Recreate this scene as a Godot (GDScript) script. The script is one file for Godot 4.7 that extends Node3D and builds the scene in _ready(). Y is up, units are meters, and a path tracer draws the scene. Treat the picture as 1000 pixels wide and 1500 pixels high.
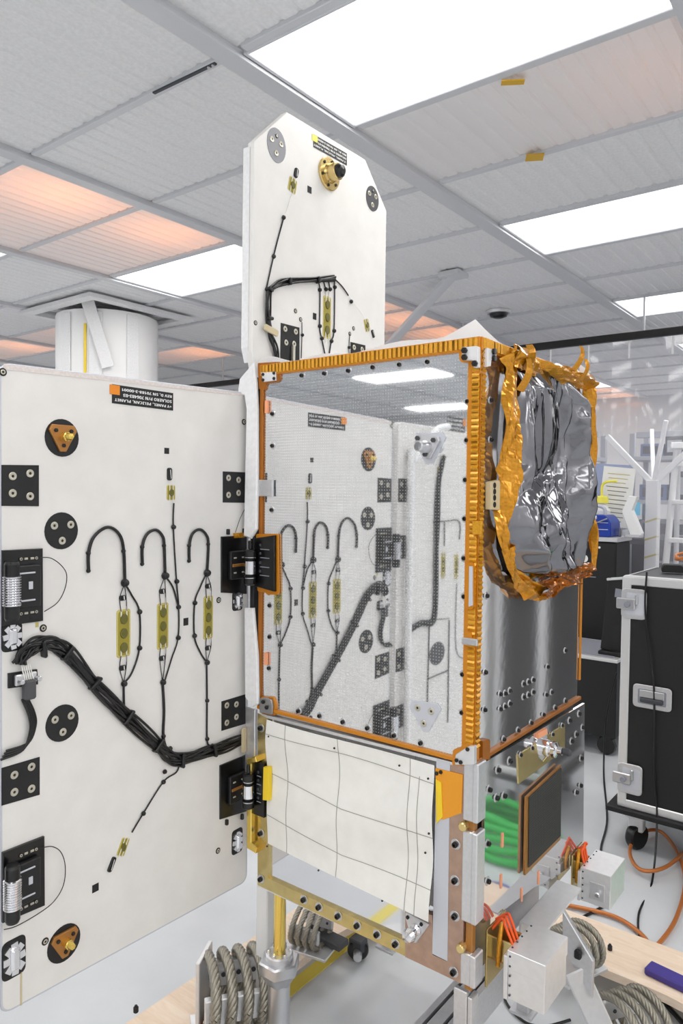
extends Node3D
# A satellite bus with opened panels in a clean room. Metres, y up. The bus stands with its near lower corner over the origin,
# its mirrored front looking along +z and its right side along +x.

var M := {}
var meshes := {}
var names := {}

# ---------------------------------------------------------------- materials
func mat(c: Color, rough := 0.5, metal := 0.0) -> StandardMaterial3D:
	var m := StandardMaterial3D.new()
	m.albedo_color = c
	m.roughness = rough
	m.metallic = metal
	return m

func noise_tex(freq: float, lo: Color, hi: Color, seed_ := 1, size := 256, oct := 4) -> NoiseTexture2D:
	var n := FastNoiseLite.new()
	n.seed = seed_
	n.frequency = freq
	n.fractal_octaves = oct
	var t := NoiseTexture2D.new()
	t.width = size
	t.height = size
	t.seamless = true
	t.noise = n
	var g := Gradient.new()
	g.set_color(0, lo)
	g.set_color(1, hi)
	t.color_ramp = g
	return t

func mottled(m: StandardMaterial3D, freq: float, lo: float, scale_: float, seed_ := 1) -> StandardMaterial3D:
	m.albedo_texture = noise_tex(freq, Color(lo, lo, lo), Color(1, 1, 1), seed_)
	m.uv1_triplanar = true
	m.uv1_scale = Vector3.ONE * scale_
	return m

func film_textures(m: StandardMaterial3D) -> void:
	# a dull white dot on every 6 mm of a mirrored film
	var n := 32
	var a := Image.create(n, n, false, Image.FORMAT_RGB8)
	var k := Image.create(n, n, false, Image.FORMAT_RGB8)
	for y in n:
		for x in n:
			var r := Vector2(x - 15.5, y - 15.5).length()
			var dot := clampf((5.6 - r) / 2.0, 0.0, 1.0)
			a.set_pixel(x, y, Color(0.925, 0.93, 0.945).lerp(Color(0.94, 0.94, 0.935), dot))
			var q := 0.945 - 0.5 * dot
			k.set_pixel(x, y, Color(q, q, q))
	m.albedo_texture = ImageTexture.create_from_image(a)
	m.metallic = 1.0
	m.metallic_texture = ImageTexture.create_from_image(k)
	m.metallic_texture_channel = BaseMaterial3D.TEXTURE_CHANNEL_RED
	m.uv1_triplanar = true
	m.uv1_scale = Vector3.ONE / 0.0066

func make_materials() -> void:
	M.panel = mottled(mat(Color(0.925, 0.915, 0.90), 0.42), 0.02, 0.97, 2.0, 3)
	M.edge = mottled(mat(Color(0.93, 0.89, 0.87), 0.5), 0.05, 0.9, 9.0, 4)
	M.black = mat(Color(0.075, 0.075, 0.08), 0.55)
	M.black_gloss = mat(Color(0.06, 0.06, 0.065), 0.28)
	M.graphite = mat(Color(0.30, 0.30, 0.31), 0.6)
	M.grey_disc = mat(Color(0.55, 0.55, 0.57), 0.5)
	M.cable = mat(Color(0.05, 0.05, 0.055), 0.33)
	M.white_wire = mat(Color(0.93, 0.92, 0.90), 0.4)
	M.amber = mottled(mat(Color(0.95, 0.68, 0.15), 0.25, 0.25), 0.06, 0.8, 14.0, 5)
	M.amber_edge = mat(Color(0.82, 0.52, 0.09), 0.3, 0.2)
	M.amber_dark = mat(Color(0.66, 0.39, 0.07), 0.3, 0.3)
	M.amber_film = mat(Color(0.90, 0.60, 0.12, 0.72), 0.12)
	M.amber_film.transparency = BaseMaterial3D.TRANSPARENCY_ALPHA
	M.tape = mottled(mat(Color(0.93, 0.64, 0.14), 0.16, 0.45), 0.05, 0.72, 11.0, 6)
	M.tape_dark = mottled(mat(Color(0.76, 0.44, 0.10), 0.15, 0.5), 0.05, 0.7, 11.0, 7)
	M.patch = mottled(mat(Color(0.86, 0.80, 0.48), 0.3), 0.05, 0.85, 30.0, 8)
	M.patch_core = mat(Color(0.62, 0.57, 0.18), 0.3)
	M.patch_lump = mat(Color(0.40, 0.38, 0.13), 0.3)
	M.yellow = mat(Color(0.96, 0.82, 0.16), 0.45)
	M.line = mat(Color(0.95, 0.88, 0.38), 0.5)
	M.tape_smooth = mat(Color(0.93, 0.62, 0.14), 0.14, 0.3)
	M.yellow_tag = mat(Color(0.97, 0.93, 0.35), 0.5)
	M.orange = mat(Color(0.93, 0.55, 0.10), 0.4)
	M.peach = mat(Color(0.96, 0.65, 0.48), 0.5)
	M.silver = mat(Color(0.80, 0.80, 0.81), 0.32, 0.9)
	M.silver_soft = mottled(mat(Color(0.86, 0.86, 0.87), 0.42, 0.8), 0.04, 0.95, 8.0, 9)
	M.alu = mottled(mat(Color(0.90, 0.90, 0.905), 0.38, 0.6), 0.03, 0.97, 5.0, 10)
	M.steel = mat(Color(0.66, 0.66, 0.67), 0.28, 0.95)
	M.rope = mat(Color(0.63, 0.61, 0.56), 0.42, 0.7)
	M.chrome = mat(Color(0.90, 0.90, 0.91), 0.12, 1.0)
	M.bolt = mat(Color(0.78, 0.76, 0.70), 0.35, 0.55)
	M.hole = mat(Color(0.10, 0.095, 0.09), 0.6)
	M.brass = mat(Color(0.92, 0.80, 0.42), 0.22, 0.85)
	M.gold = mat(Color(0.86, 0.76, 0.52), 0.25, 0.8)
	M.bronze = mat(Color(0.68, 0.47, 0.24), 0.35, 0.45)
	M.frame_gold = mottled(mat(Color(0.82, 0.74, 0.50), 0.24, 0.8), 0.03, 0.9, 4.0, 11)
	M.frame_rose = mottled(mat(Color(0.74, 0.62, 0.55), 0.28, 0.75), 0.03, 0.9, 4.0, 12)
	M.copper = mat(Color(0.66, 0.42, 0.26), 0.35, 0.5)
	M.foil = mat(Color(0.50, 0.50, 0.515), 0.12, 1.0)
	M.foil_bright = mat(Color(0.88, 0.88, 0.89), 0.22, 0.9)
	M.mirror = mat(Color(0.90, 0.90, 0.91), 0.07, 0.93)
	var wn := noise_tex(0.02, Color(0, 0, 0), Color(1, 1, 1), 21, 256, 2)
	wn.as_normal_map = true
	wn.bump_strength = 3.0
	M.mirror.normal_enabled = true
	M.mirror.normal_texture = wn
	M.mirror.normal_scale = 0.012
	M.mirror.uv1_triplanar = true
	M.mirror.uv1_scale = Vector3.ONE * 5.0
	M.mirror_plain = mat(Color(0.90, 0.90, 0.91), 0.06, 0.92)
	M.film = mat(Color(1, 1, 1), 0.03, 1.0)
	film_textures(M.film)
	M.blanket = mottled(mat(Color(0.965, 0.96, 0.94), 0.6), 0.02, 0.96, 3.0, 13)
	M.seam = mat(Color(0.62, 0.61, 0.58), 0.7)
	M.white = mat(Color(0.94, 0.94, 0.94), 0.5)
	M.white_cloth = mottled(mat(Color(0.95, 0.95, 0.955), 0.75), 0.04, 0.95, 6.0, 14)
	M.wall = mat(Color(0.95, 0.95, 0.955), 0.6)
	M.floor = mottled(mat(Color(0.87, 0.885, 0.90), 0.2), 0.012, 0.93, 0.6, 15)
	M.plywood = wood(Color(0.90, 0.80, 0.70), Color(0.97, 0.90, 0.82))
	M.plywood_edge = mat(Color(0.55, 0.45, 0.36), 0.7)
	M.tile = mottled(mat(Color(0.96, 0.96, 0.965), 0.5), 0.05, 0.95, 4.0, 16)
	M.tile_thin = mat(Color(0.96, 0.96, 0.965), 0.5)
	M.tile_thin.backlight_enabled = true
	M.tile_thin.backlight = Color(0.5, 0.5, 0.5)
	M.grid = mat(Color(0.84, 0.845, 0.86), 0.4, 0.1)
	M.lamp = mat(Color(1, 1, 1), 0.5)
	M.lamp.emission_enabled = true
	M.lamp.emission = Color(1.0, 1.0, 1.0)
	M.lamp.emission_energy_multiplier = 1.6
	M.case_black = mottled(mat(Color(0.10, 0.10, 0.105), 0.55), 0.2, 0.7, 12.0, 17)
	M.case_edge = mat(Color(0.88, 0.88, 0.88), 0.35, 0.5)
	M.blue = mat(Color(0.08, 0.22, 0.62), 0.35)
	M.indigo = mat(Color(0.27, 0.22, 0.55), 0.5)
	M.copper_cable = mat(Color(0.78, 0.47, 0.24), 0.35, 0.25)
	M.orange_wire = mat(Color(0.95, 0.36, 0.10), 0.4)
	M.green = mat(Color(0.16, 0.72, 0.30), 0.4)
	M.sky_note = mat(Color(0.55, 0.82, 0.95), 0.6)
	M.paper = mat(Color(0.95, 0.95, 0.94), 0.7)
	M.ink = mat(Color(0.45, 0.42, 0.36), 0.7)
	M.grey_dark = mat(Color(0.25, 0.26, 0.28), 0.5)
	M.grey_mid = mat(Color(0.55, 0.56, 0.60), 0.5)
	M.grey_light = mat(Color(0.78, 0.79, 0.82), 0.5)
	M.blue_sheet = mat(Color(0.45, 0.52, 0.70), 0.25)
	M.vinyl = mat(Color(0.95, 0.955, 1.0, 0.26), 0.05)
	M.vinyl.transparency = BaseMaterial3D.TRANSPARENCY_ALPHA
	M.ledge = mat(Color(0.90, 0.90, 0.905), 0.4, 0.2)
	M.antenna = mat(Color(0.15, 0.15, 0.15), 0.6)
	M.lattice = mat(Color(0.30, 0.30, 0.29), 0.6)
	M.beige = mat(Color(0.80, 0.74, 0.60), 0.4)
	M.top_cloth = mat(Color(0.95, 0.95, 0.955), 0.7)
	M.top_cloth.backlight_enabled = true
	M.top_cloth.backlight = Color(0.9, 0.9, 0.9)
	M.tape_flat = mat(Color(0.86, 0.68, 0.16), 0.4)

func wood(lo: Color, hi: Color) -> StandardMaterial3D:
	var m := mat(Color(1, 1, 1), 0.45)
	var n := FastNoiseLite.new()
	n.seed = 33
	n.frequency = 0.02
	var im := Image.create(256, 256, false, Image.FORMAT_RGB8)
	for y in 256:
		for x in 256:
			var v := 0.5 + 0.5 * n.get_noise_2d(x * 0.5, y * 5.0)
			v = clampf(v + 0.15 * sin(v * 30.0), 0, 1)
			im.set_pixel(x, y, lo.lerp(hi, v))
	m.albedo_texture = ImageTexture.create_from_image(im)
	m.uv1_triplanar = true
	m.uv1_scale = Vector3.ONE * 1.1
	return m

# ---------------------------------------------------------------- nodes
func numbered(n: String) -> String:
	if not names.has(n):
		names[n] = 0
		return n
	names[n] += 1
	return "%s_%03d" % [n, names[n]]

func tag(o: Node3D, label: String, category: String, group := "") -> Node3D:
	o.set_meta("label", label)
	o.set_meta("category", category)
	if group != "":
		o.set_meta("group", group)
	return o

func thing(called: String, label: String, category: String, at := Vector3.ZERO, turn := 0.0, group := "") -> Node3D:
	var o := Node3D.new()
	o.name = numbered(called)
	add_child(o)
	o.position = at
	o.rotation.y = turn
	tag(o, label, category, group)
	return o

func setting(called: String, at := Vector3.ZERO) -> Node3D:
	var o := Node3D.new()
	o.name = called
	add_child(o)
	o.position = at
	o.set_meta("kind", "structure")
	return o

func mi(called: String, mesh: Mesh, m: Material, parent: Node, at := Vector3.ZERO, b := Basis()) -> MeshInstance3D:
	var o := MeshInstance3D.new()
	o.name = called
	o.mesh = mesh
	if m:
		o.material_override = m
	o.transform = Transform3D(b, at)
	if parent == self:
		o.name = numbered(called)
	parent.add_child(o, true)
	return o

# ---------------------------------------------------------------- shapes
func new_st() -> SurfaceTool:
	var st := SurfaceTool.new()
	st.begin(Mesh.PRIMITIVE_TRIANGLES)
	return st

func tri(st: SurfaceTool, a: Vector3, b: Vector3, c: Vector3, n = null) -> void:
	# a, b, c run counter-clockwise seen from outside
	var nn: Vector3 = n if n != null else (b - a).cross(c - a).normalized()
	for p in [a, c, b]:
		st.set_normal(nn)
		st.add_vertex(p)

func quad(st: SurfaceTool, a: Vector3, b: Vector3, c: Vector3, d: Vector3) -> void:
	tri(st, a, b, c)
	tri(st, a, c, d)

func quad_n(st: SurfaceTool, p: Array, n: Array) -> void:
	for k in [0, 2, 1, 0, 3, 2]:
		st.set_normal(n[k])
		st.add_vertex(p[k])

func add_box(st: SurfaceTool, c: Vector3, s: Vector3, ch := 0.0, b := Basis()) -> void:
	var h := s * 0.5
	ch = minf(ch, minf(h.x, minf(h.y, h.z)) * 0.6)
	var inn := h - Vector3.ONE * ch
	var f := func(x: float, y: float, z: float, ax: int) -> Vector3:
		var v := Vector3(x * inn.x, y * inn.y, z * inn.z)
		v[ax] = [x, y, z][ax] * h[ax]
		return c + b * v
	for sx in [-1.0, 1.0]:
		var o: Array = [f.call(sx, -1, -1, 0), f.call(sx, 1, -1, 0), f.call(sx, 1, 1, 0), f.call(sx, -1, 1, 0)]
		if sx < 0: o.reverse()
		quad(st, o[0], o[1], o[2], o[3])
		o = [f.call(-1, sx, -1, 1), f.call(-1, sx, 1, 1), f.call(1, sx, 1, 1), f.call(1, sx, -1, 1)]
		if sx < 0: o.reverse()
		quad(st, o[0], o[1], o[2], o[3])
		o = [f.call(-1, -1, sx, 2), f.call(1, -1, sx, 2), f.call(1, 1, sx, 2), f.call(-1, 1, sx, 2)]
		if sx < 0: o.reverse()
		quad(st, o[0], o[1], o[2], o[3])
	if ch <= 0.0:
		return
	for p in [-1.0, 1.0]:
		for q in [-1.0, 1.0]:
			var e: Array = [f.call(p, q, -1, 0), f.call(p, q, 1, 0), f.call(p, q, 1, 1), f.call(p, q, -1, 1)]
			edge_quad(st, e, c)
			e = [f.call(p, -1, q, 0), f.call(p, 1, q, 0), f.call(p, 1, q, 2), f.call(p, -1, q, 2)]
			edge_quad(st, e, c)
			e = [f.call(-1, p, q, 1), f.call(1, p, q, 1), f.call(1, p, q, 2), f.call(-1, p, q, 2)]
			edge_quad(st, e, c)
			for r in [-1.0, 1.0]:
				var t: Array = [f.call(p, q, r, 0), f.call(p, q, r, 1), f.call(p, q, r, 2)]
				var n: Vector3 = (t[1] - t[0]).cross(t[2] - t[0])
				if n.dot(t[0] - c) < 0: t.reverse()
				tri(st, t[0], t[1], t[2])

func edge_quad(st: SurfaceTool, e: Array, c: Vector3) -> void:
	var n: Vector3 = (e[1] - e[0]).cross(e[2] - e[0])
	if n.dot((e[0] + e[2]) * 0.5 - c) < 0: e.reverse()
	quad(st, e[0], e[1], e[2], e[3])

func rbox(s: Vector3, ch := 0.002) -> ArrayMesh:
	var key := "box%s%s" % [s, ch]
	if not meshes.has(key):
		var st := new_st()
		add_box(st, Vector3.ZERO, s, ch)
		meshes[key] = st.commit()
	return meshes[key]

func bx(called: String, parent: Node, c: Vector3, s: Vector3, m: Material, ch := 0.002, b := Basis()) -> MeshInstance3D:
	return mi(called, rbox(s, ch), m, parent, c, b)

func add_lathe(st: SurfaceTool, prof: Array, seg := 24, xf := Transform3D()) -> void:
	# prof: Vector2(radius, z) from the far end to the near (+z) end, round the z axis
	for k in prof.size() - 1:
		var a: Vector2 = prof[k]
		var b: Vector2 = prof[k + 1]
		var d := b - a
		if d.length() < 1e-7:
			continue
		var n2 := Vector2(d.y, -d.x).normalized()
		for i in seg:
			var t0 := TAU * i / seg
			var t1 := TAU * (i + 1) / seg
			var c0 := Vector3(cos(t0), sin(t0), 0)
			var c1 := Vector3(cos(t1), sin(t1), 0)
			var p: Array = [c0 * a.x + Vector3(0, 0, a.y), c1 * a.x + Vector3(0, 0, a.y), c1 * b.x + Vector3(0, 0, b.y), c0 * b.x + Vector3(0, 0, b.y)]
			var n: Array = [c0 * n2.x + Vector3(0, 0, n2.y), c1 * n2.x + Vector3(0, 0, n2.y), c1 * n2.x + Vector3(0, 0, n2.y), c0 * n2.x + Vector3(0, 0, n2.y)]
			for j in 4:
				p[j] = xf * p[j]
				n[j] = (xf.basis * n[j]).normalized()
			quad_n(st, p, n)

func lathe(prof: Array, seg := 24, key := "") -> ArrayMesh:
	if key != "" and meshes.has(key):
		return meshes[key]
	var st := new_st()
	add_lathe(st, prof, seg)
	var m := st.commit()
	if key != "":
		meshes[key] = m
	return m

func rod(r: float, h: float, ch := 0.001, seg := 24) -> ArrayMesh:
	# a cylinder from z = 0 to z = h
	return lathe([Vector2(0, 0), Vector2(r - ch, 0), Vector2(r, ch), Vector2(r, h - ch), Vector2(r - ch, h), Vector2(0, h)], seg, "rod%s_%s_%s_%d" % [r, h, ch, seg])

func upright() -> Basis:
	# turns +z to +y
	return Basis(Vector3.RIGHT, -PI / 2)

func toward(d: Vector3) -> Basis:
	# turns +z to d
	d = d.normalized()
	var up := Vector3.UP if absf(d.y) < 0.95 else Vector3.RIGHT
	var x := up.cross(d).normalized()
	return Basis(x, d.cross(x), d)

func add_extrude(st: SurfaceTool, poly: Array, z0: float, z1: float, ch := 0.0) -> void:
	var pp := PackedVector2Array(poly)
	if not Geometry2D.is_polygon_clockwise(pp):
		pass
	else:
		pp.reverse()
	var top := pp
	if ch > 0.0:
		var c := PackedVector2Array()
		var n := pp.size()
		for i in n:
			var e0 := (pp[i] - pp[(i + n - 1) % n]).normalized()
			var e1 := (pp[(i + 1) % n] - pp[i]).normalized()
			var bis := (Vector2(-e0.y, e0.x) + Vector2(-e1.y, e1.x))
			bis = bis.normalized() / maxf(0.5, bis.length() * 0.5)
			c.append(pp[i] + bis * ch)
		top = c
	var idx := Geometry2D.triangulate_polygon(top)
	for k in range(0, idx.size(), 3):
		var a := top[idx[k]]
		var b := top[idx[k + 1]]
		var c2 := top[idx[k + 2]]
		if (b - a).cross(c2 - a) < 0:
			var s := b
			b = c2
			c2 = s
		tri(st, Vector3(a.x, a.y, z1), Vector3(b.x, b.y, z1), Vector3(c2.x, c2.y, z1), Vector3(0, 0, 1))
		tri(st, Vector3(a.x, a.y, z0), Vector3(c2.x, c2.y, z0), Vector3(b.x, b.y, z0), Vector3(0, 0, -1))
	var m := pp.size()
	for i in m:
		var a := pp[i]
		var b := pp[(i + 1) % m]
		if a.distance_to(b) < 1e-6:
			continue
		quad(st, Vector3(a.x, a.y, z0), Vector3(b.x, b.y, z0), Vector3(b.x, b.y, z1 - ch), Vector3(a.x, a.y, z1 - ch))
		if ch > 0.0:
			var ta := top[i]
			var tb := top[(i + 1) % m]
			quad(st, Vector3(a.x, a.y, z1 - ch), Vector3(b.x, b.y, z1 - ch), Vector3(tb.x, tb.y, z1), Vector3(ta.x, ta.y, z1))

func extrude(poly: Array, z0: float, z1: float, ch := 0.0) -> ArrayMesh:
	var st := new_st()
	add_extrude(st, poly, z0, z1, ch)
	return st.commit()

func rounded(poly: Array, r: float, n := 5) -> Array:
	var out := []
	var m := poly.size()
	for i in m:
		var p: Vector2 = poly[i]
		var a: Vector2 = poly[(i + m - 1) % m]
		var b: Vector2 = poly[(i + 1) % m]
		var rr := minf(r, minf(p.distance_to(a), p.distance_to(b)) * 0.48)
		var s := p + (a - p).normalized() * rr
		var e := p + (b - p).normalized() * rr
		for k in n + 1:
			var t := float(k) / n
			out.append(s.lerp(p, t).lerp(p.lerp(e, t), t))
	return out

func rrect(c: Vector2, w: float, h: float, r := 0.0, turn := 0.0) -> Array:
	var p := [Vector2(-w, -h) / 2, Vector2(w, -h) / 2, Vector2(w, h) / 2, Vector2(-w, h) / 2]
	if r > 0:
		p = rounded(p, r)
	var out := []
	for q in p:
		out.append(c + q.rotated(turn))
	return out

func disc_poly(c: Vector2, rx: float, ry: float, n := 28) -> Array:
	var out := []
	for i in n:
		out.append(c + Vector2(rx * cos(TAU * i / n), ry * sin(TAU * i / n)))
	return out

func smooth_path(pts: Array, per := 6) -> Array:
	var out := []
	var n := pts.size()
	for i in n - 1:
		var p0: Vector3 = pts[maxi(i - 1, 0)]
		var p1: Vector3 = pts[i]
		var p2: Vector3 = pts[i + 1]
		var p3: Vector3 = pts[mini(i + 2, n - 1)]
		for k in per:
			var t := float(k) / per
			out.append(p1.cubic_interpolate(p2, p0, p3, t))
	out.append(pts[n - 1])
	return out

func add_tube(st: SurfaceTool, pts: Array, r: float, seg := 8) -> void:
	var n := pts.size()
	var rings := []
	var ref := Vector3.ZERO
	for i in n:
		var d: Vector3 = (pts[mini(i + 1, n - 1)] - pts[maxi(i - 1, 0)]).normalized()
		if ref == Vector3.ZERO:
			ref = (Vector3.UP if absf(d.y) < 0.9 else Vector3.RIGHT)
		var x := (ref - d * ref.dot(d)).normalized()
		ref = x
		var y := d.cross(x)
		var ring := []
		for k in seg:
			var t := TAU * k / seg
			ring.append(x * cos(t) + y * sin(t))
		rings.append(ring)
	for i in n - 1:
		for k in seg:
			var k2 := (k + 1) % seg
			var na: Vector3 = rings[i][k]
			var nb: Vector3 = rings[i][k2]
			var nc: Vector3 = rings[i + 1][k2]
			var nd: Vector3 = rings[i + 1][k]
			quad_n(st, [pts[i] + na * r, pts[i] + nb * r, pts[i + 1] + nc * r, pts[i + 1] + nd * r], [na, nb, nc, nd])
	for e in [0, n - 1]:
		for k in range(1, seg - 1):
			var a: Vector3 = pts[e] + rings[e][0] * r
			var b: Vector3 = pts[e] + rings[e][k] * r
			var c: Vector3 = pts[e] + rings[e][k + 1] * r
			if e == 0: tri(st, a, c, b)
			else: tri(st, a, b, c)

func tube(pts: Array, r: float, seg := 8, per := 6) -> ArrayMesh:
	var st := new_st()
	add_tube(st, smooth_path(pts, per) if per > 0 else pts, r, seg)
	return st.commit()

func sheet(nx: int, ny: int, f: Callable, flat := false) -> ArrayMesh:
	var st := new_st()
	st.set_smooth_group(0 if not flat else 0xFFFFFFFF)
	for j in ny:
		for i in nx:
			var p: Array = []
			for o in [[0, 0], [1, 0], [1, 1], [0, 1]]:
				p.append(f.call(float(i + o[0]) / nx, float(j + o[1]) / ny))
			for k in [0, 2, 1, 0, 3, 2]:
				st.add_vertex(p[k])
	if not flat:
		st.index()
	st.generate_normals()
	return st.commit()

func to3(pts: Array, z: float) -> Array:
	var out := []
	for p in pts:
		out.append(Vector3(p.x, p.y, z))
	return out

# ---------------------------------------------------------------- fittings shared by the panels
func two_tone(key: String, prof_a: Array, ma: Material, prof_b: Array, mb: Material, seg := 20) -> ArrayMesh:
	if meshes.has(key):
		return meshes[key]
	var st := new_st()
	add_lathe(st, prof_a, seg)
	var m := st.commit()
	var st2 := new_st()
	add_lathe(st2, prof_b, seg)
	st2.commit(m)
	m.surface_set_material(0, ma)
	m.surface_set_material(1, mb)
	meshes[key] = m
	return m

func pad_bolt(parent: Node, c: Vector2, z: float, r := 0.0075) -> void:
	var m := two_tone("pad_bolt%s" % r, [Vector2(r, 0), Vector2(r, 0.0008), Vector2(r * 0.85, 0.0018), Vector2(r * 0.4, 0.0014), Vector2(r * 0.34, 0.0004)], M.bolt, [Vector2(r * 0.36, 0.0003), Vector2(0, 0.0003)], M.hole)
	mi("bolt", m, null, parent, Vector3(c.x, c.y, z))

func ring_screw(parent: Node, c: Vector2, z := 0.0, r := 0.0072) -> void:
	var m := two_tone("ring_screw%s" % r, [Vector2(r, 0), Vector2(r, 0.001), Vector2(r * 0.62, 0.0014), Vector2(r * 0.25, 0.0012), Vector2(0, 0.0012)], M.black, [Vector2(r * 0.64, 0.0013), Vector2(r * 0.56, 0.002), Vector2(r * 0.34, 0.002), Vector2(r * 0.3, 0.0013)], M.bolt)
	mi("screw", m, null, parent, Vector3(c.x, c.y, z))

func cap_bolt(parent: Node, c: Vector3, b := Basis(), r := 0.0052, called := "bolt") -> void:
	# a dark socket head on a bright washer
	var m := two_tone("cap_bolt%s" % r, [Vector2(r * 1.55, 0), Vector2(r * 1.55, 0.0008), Vector2(r * 1.4, 0.0014), Vector2(0, 0.0014)], M.silver, [Vector2(r * 0.85, 0.0012), Vector2(r * 0.85, r), Vector2(r * 0.7, r * 1.2), Vector2(r * 0.42, r * 1.2), Vector2(r * 0.4, r * 0.5), Vector2(0, r * 0.5)], M.hole, 16)
	mi(called, m, null, parent, c, b)

func hex_bolt(parent: Node, c: Vector3, b: Basis, r: float, h: float, m: Material, called := "bolt") -> void:
	mi(called, lathe([Vector2(0, 0), Vector2(r, 0), Vector2(r, h * 0.85), Vector2(r * 0.86, h), Vector2(0, h)], 6, "hex%s_%s" % [r, h]), m, parent, c, b)

func square_pad(parent: Node, poly: Array, bolts: Array, h := 0.0012) -> void:
	var o := mi("square_pad", extrude(poly, 0, h), M.black, parent)
	for c in bolts:
		pad_bolt(o, c, h)

func round_pad(parent: Node, c: Vector2, r: float, bolts: Array, m: Material, called := "round_pad", h := 0.0012, ry := 0.0) -> MeshInstance3D:
	var o := mi(called, extrude(disc_poly(c, r, ry if ry > 0.0 else r), 0, h), m, parent)
	for q in bolts:
		pad_bolt(o, q, h)
	return o

func square_mark(parent: Node, c: Vector2, s := 0.013, h := 0.0) -> void:
	mi("square_target", extrude(rrect(c, s, s if h == 0.0 else h), 0, 0.0008), M.black, parent)

func tape_patch(parent: Node, c: Vector2, w: float, h: float, lumps: int, turn := 0.0) -> void:
	# yellow tape over a row of small parts with bare white leads
	var o := mi("tape_patch", extrude(rrect(c, w, h, w * 0.2, turn), 0, 0.0009), M.patch, parent)
	mi("tape_core", extrude(rrect(c, w * 0.78, h * 0.92, w * 0.16, turn), 0.0009, 0.0019, 0.0004), M.patch_core, o)
	for k in lumps:
		var y := (k - (lumps - 1) * 0.5) * h * 0.3
		mi("component", extrude(disc_poly(c + Vector2(0, y).rotated(turn), w * 0.27, h * (0.11 if lumps > 1 else 0.25), 14), 0.0019, 0.0048, 0.0012), M.patch_lump, o)
	for s in [-1.0, 1.0]:
		for e in ([-1.0, 1.0] if lumps > 1 else [0.0]):
			var p := c + Vector2(s * w * 0.2, e * h * 0.47).rotated(turn)
			mi("lead", extrude(rrect(p, w * 0.07, h * (0.28 if lumps > 1 else 1.1), 0.0, turn), 0.0019, 0.0029), M.white_wire, o)

func blob(parent: Node, c: Vector2, r: float, called := "tie", z := 0.003) -> void:
	mi(called, lathe([Vector2(0, -r), Vector2(r * 0.6, -r * 0.8), Vector2(r, 0), Vector2(r * 0.7, r * 0.7), Vector2(0, r)], 10, "blob%s" % r), M.cable, parent, Vector3(c.x, c.y, z))

func oblong(parent: Node, c: Vector2, w: float, h: float, turn := 0.0) -> void:
	var o := mi("sensor_cover", extrude(rrect(c, w, h, w * 0.45, turn), 0, 0.004, 0.0012), M.black_gloss, parent)
	mi("lead", extrude(rrect(c + Vector2(w * 0.1, 0).rotated(turn), w * 0.12, h * 0.7, 0.0, turn + 0.12), 0.004, 0.0046), M.white_wire, o)

func wire(parent: Node, pts: Array, r := 0.0014, called := "wire", m: Material = null, z := 0.0025) -> void:
	mi(called, tube(to3(pts, z), r, 7, 5), m if m else M.cable, parent)

func bundle(parent: Node, pts: Array, width: float, n: int, seed_: int, called := "cable_harness", z := 0.007) -> MeshInstance3D:
	# a flat bundle of n cables that cross over each other
	var rng := RandomNumberGenerator.new()
	rng.seed = seed_
	var path := smooth_path(to3(pts, z), 8)
	var st := new_st()
	for k in n:
		var off := (k - (n - 1) * 0.5) / maxf(1.0, n - 1) * width * 0.8
		var ph := rng.randf() * TAU
		var line := []
		for i in path.size():
			var d: Vector3 = (path[mini(i + 1, path.size() - 1)] - path[maxi(i - 1, 0)]).normalized()
			var side := d.cross(Vector3(0, 0, 1)).normalized()
			var w := off + width * 0.1 * sin(i * 0.35 + ph)
			line.append(path[i] + side * w + Vector3(0, 0, 0.0025 * cos(i * 0.3 + ph * 2.0)))
		add_tube(st, line, width / n * 0.95, 7)
	return mi(called, st.commit(), M.cable, parent)

func harness_tie(parent: Node, c: Vector2, dir: float, width: float) -> void:
	# a strap across the bundle, dir: direction of the bundle
	bx("strap", parent, Vector3(c.x, c.y, 0.009), Vector3(0.008, width * 1.15, 0.016), M.cable, 0.003, Basis(Vector3(0, 0, 1), dir))

func foil_wrap(parent: Node, c: Vector2, w: float, h: float, seed_: int) -> void:
	# a small fitting wrapped in silver tape strips on a black patch
	var o := mi("foil_cover", extrude(rrect(c, w * 1.1, h * 1.1, w * 0.3), 0, 0.001), M.black, parent)
	var rng := RandomNumberGenerator.new()
	rng.seed = seed_
	for k in 8:
		var t := TAU * k / 8.0
		var p := c + Vector2(cos(t) * w * 0.33, sin(t) * h * 0.33)
		mi("foil_strip", extrude(rrect(p, w * 0.36, h * 0.2, 0.0, t + rng.randf_range(-0.2, 0.2)), 0.001, 0.003 + 0.0006 * k), M.foil_bright, o)
	mi("foil_cap", extrude(rrect(c, w * 0.42, h * 0.62, w * 0.15), 0.001, 0.011, 0.004), M.foil_bright, o)

func printed(parent: Node, text: String, at: Vector3, width: float, height: float, m: Material, b := Basis(), called := "print") -> void:
	var t := TextMesh.new()
	var f := SystemFont.new()
	f.font_names = PackedStringArray(["Droid Sans"])
	f.font_weight = 700
	t.font = f
	t.text = text
	t.font_size = 32
	t.pixel_size = 0.01
	t.depth = 0.01
	var s := t.get_aabb().size
	mi(called, t, m, parent, at, b * Basis.from_scale(Vector3(width / maxf(s.x, 0.001), height / maxf(s.y, 0.001), 0.06)))

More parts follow.
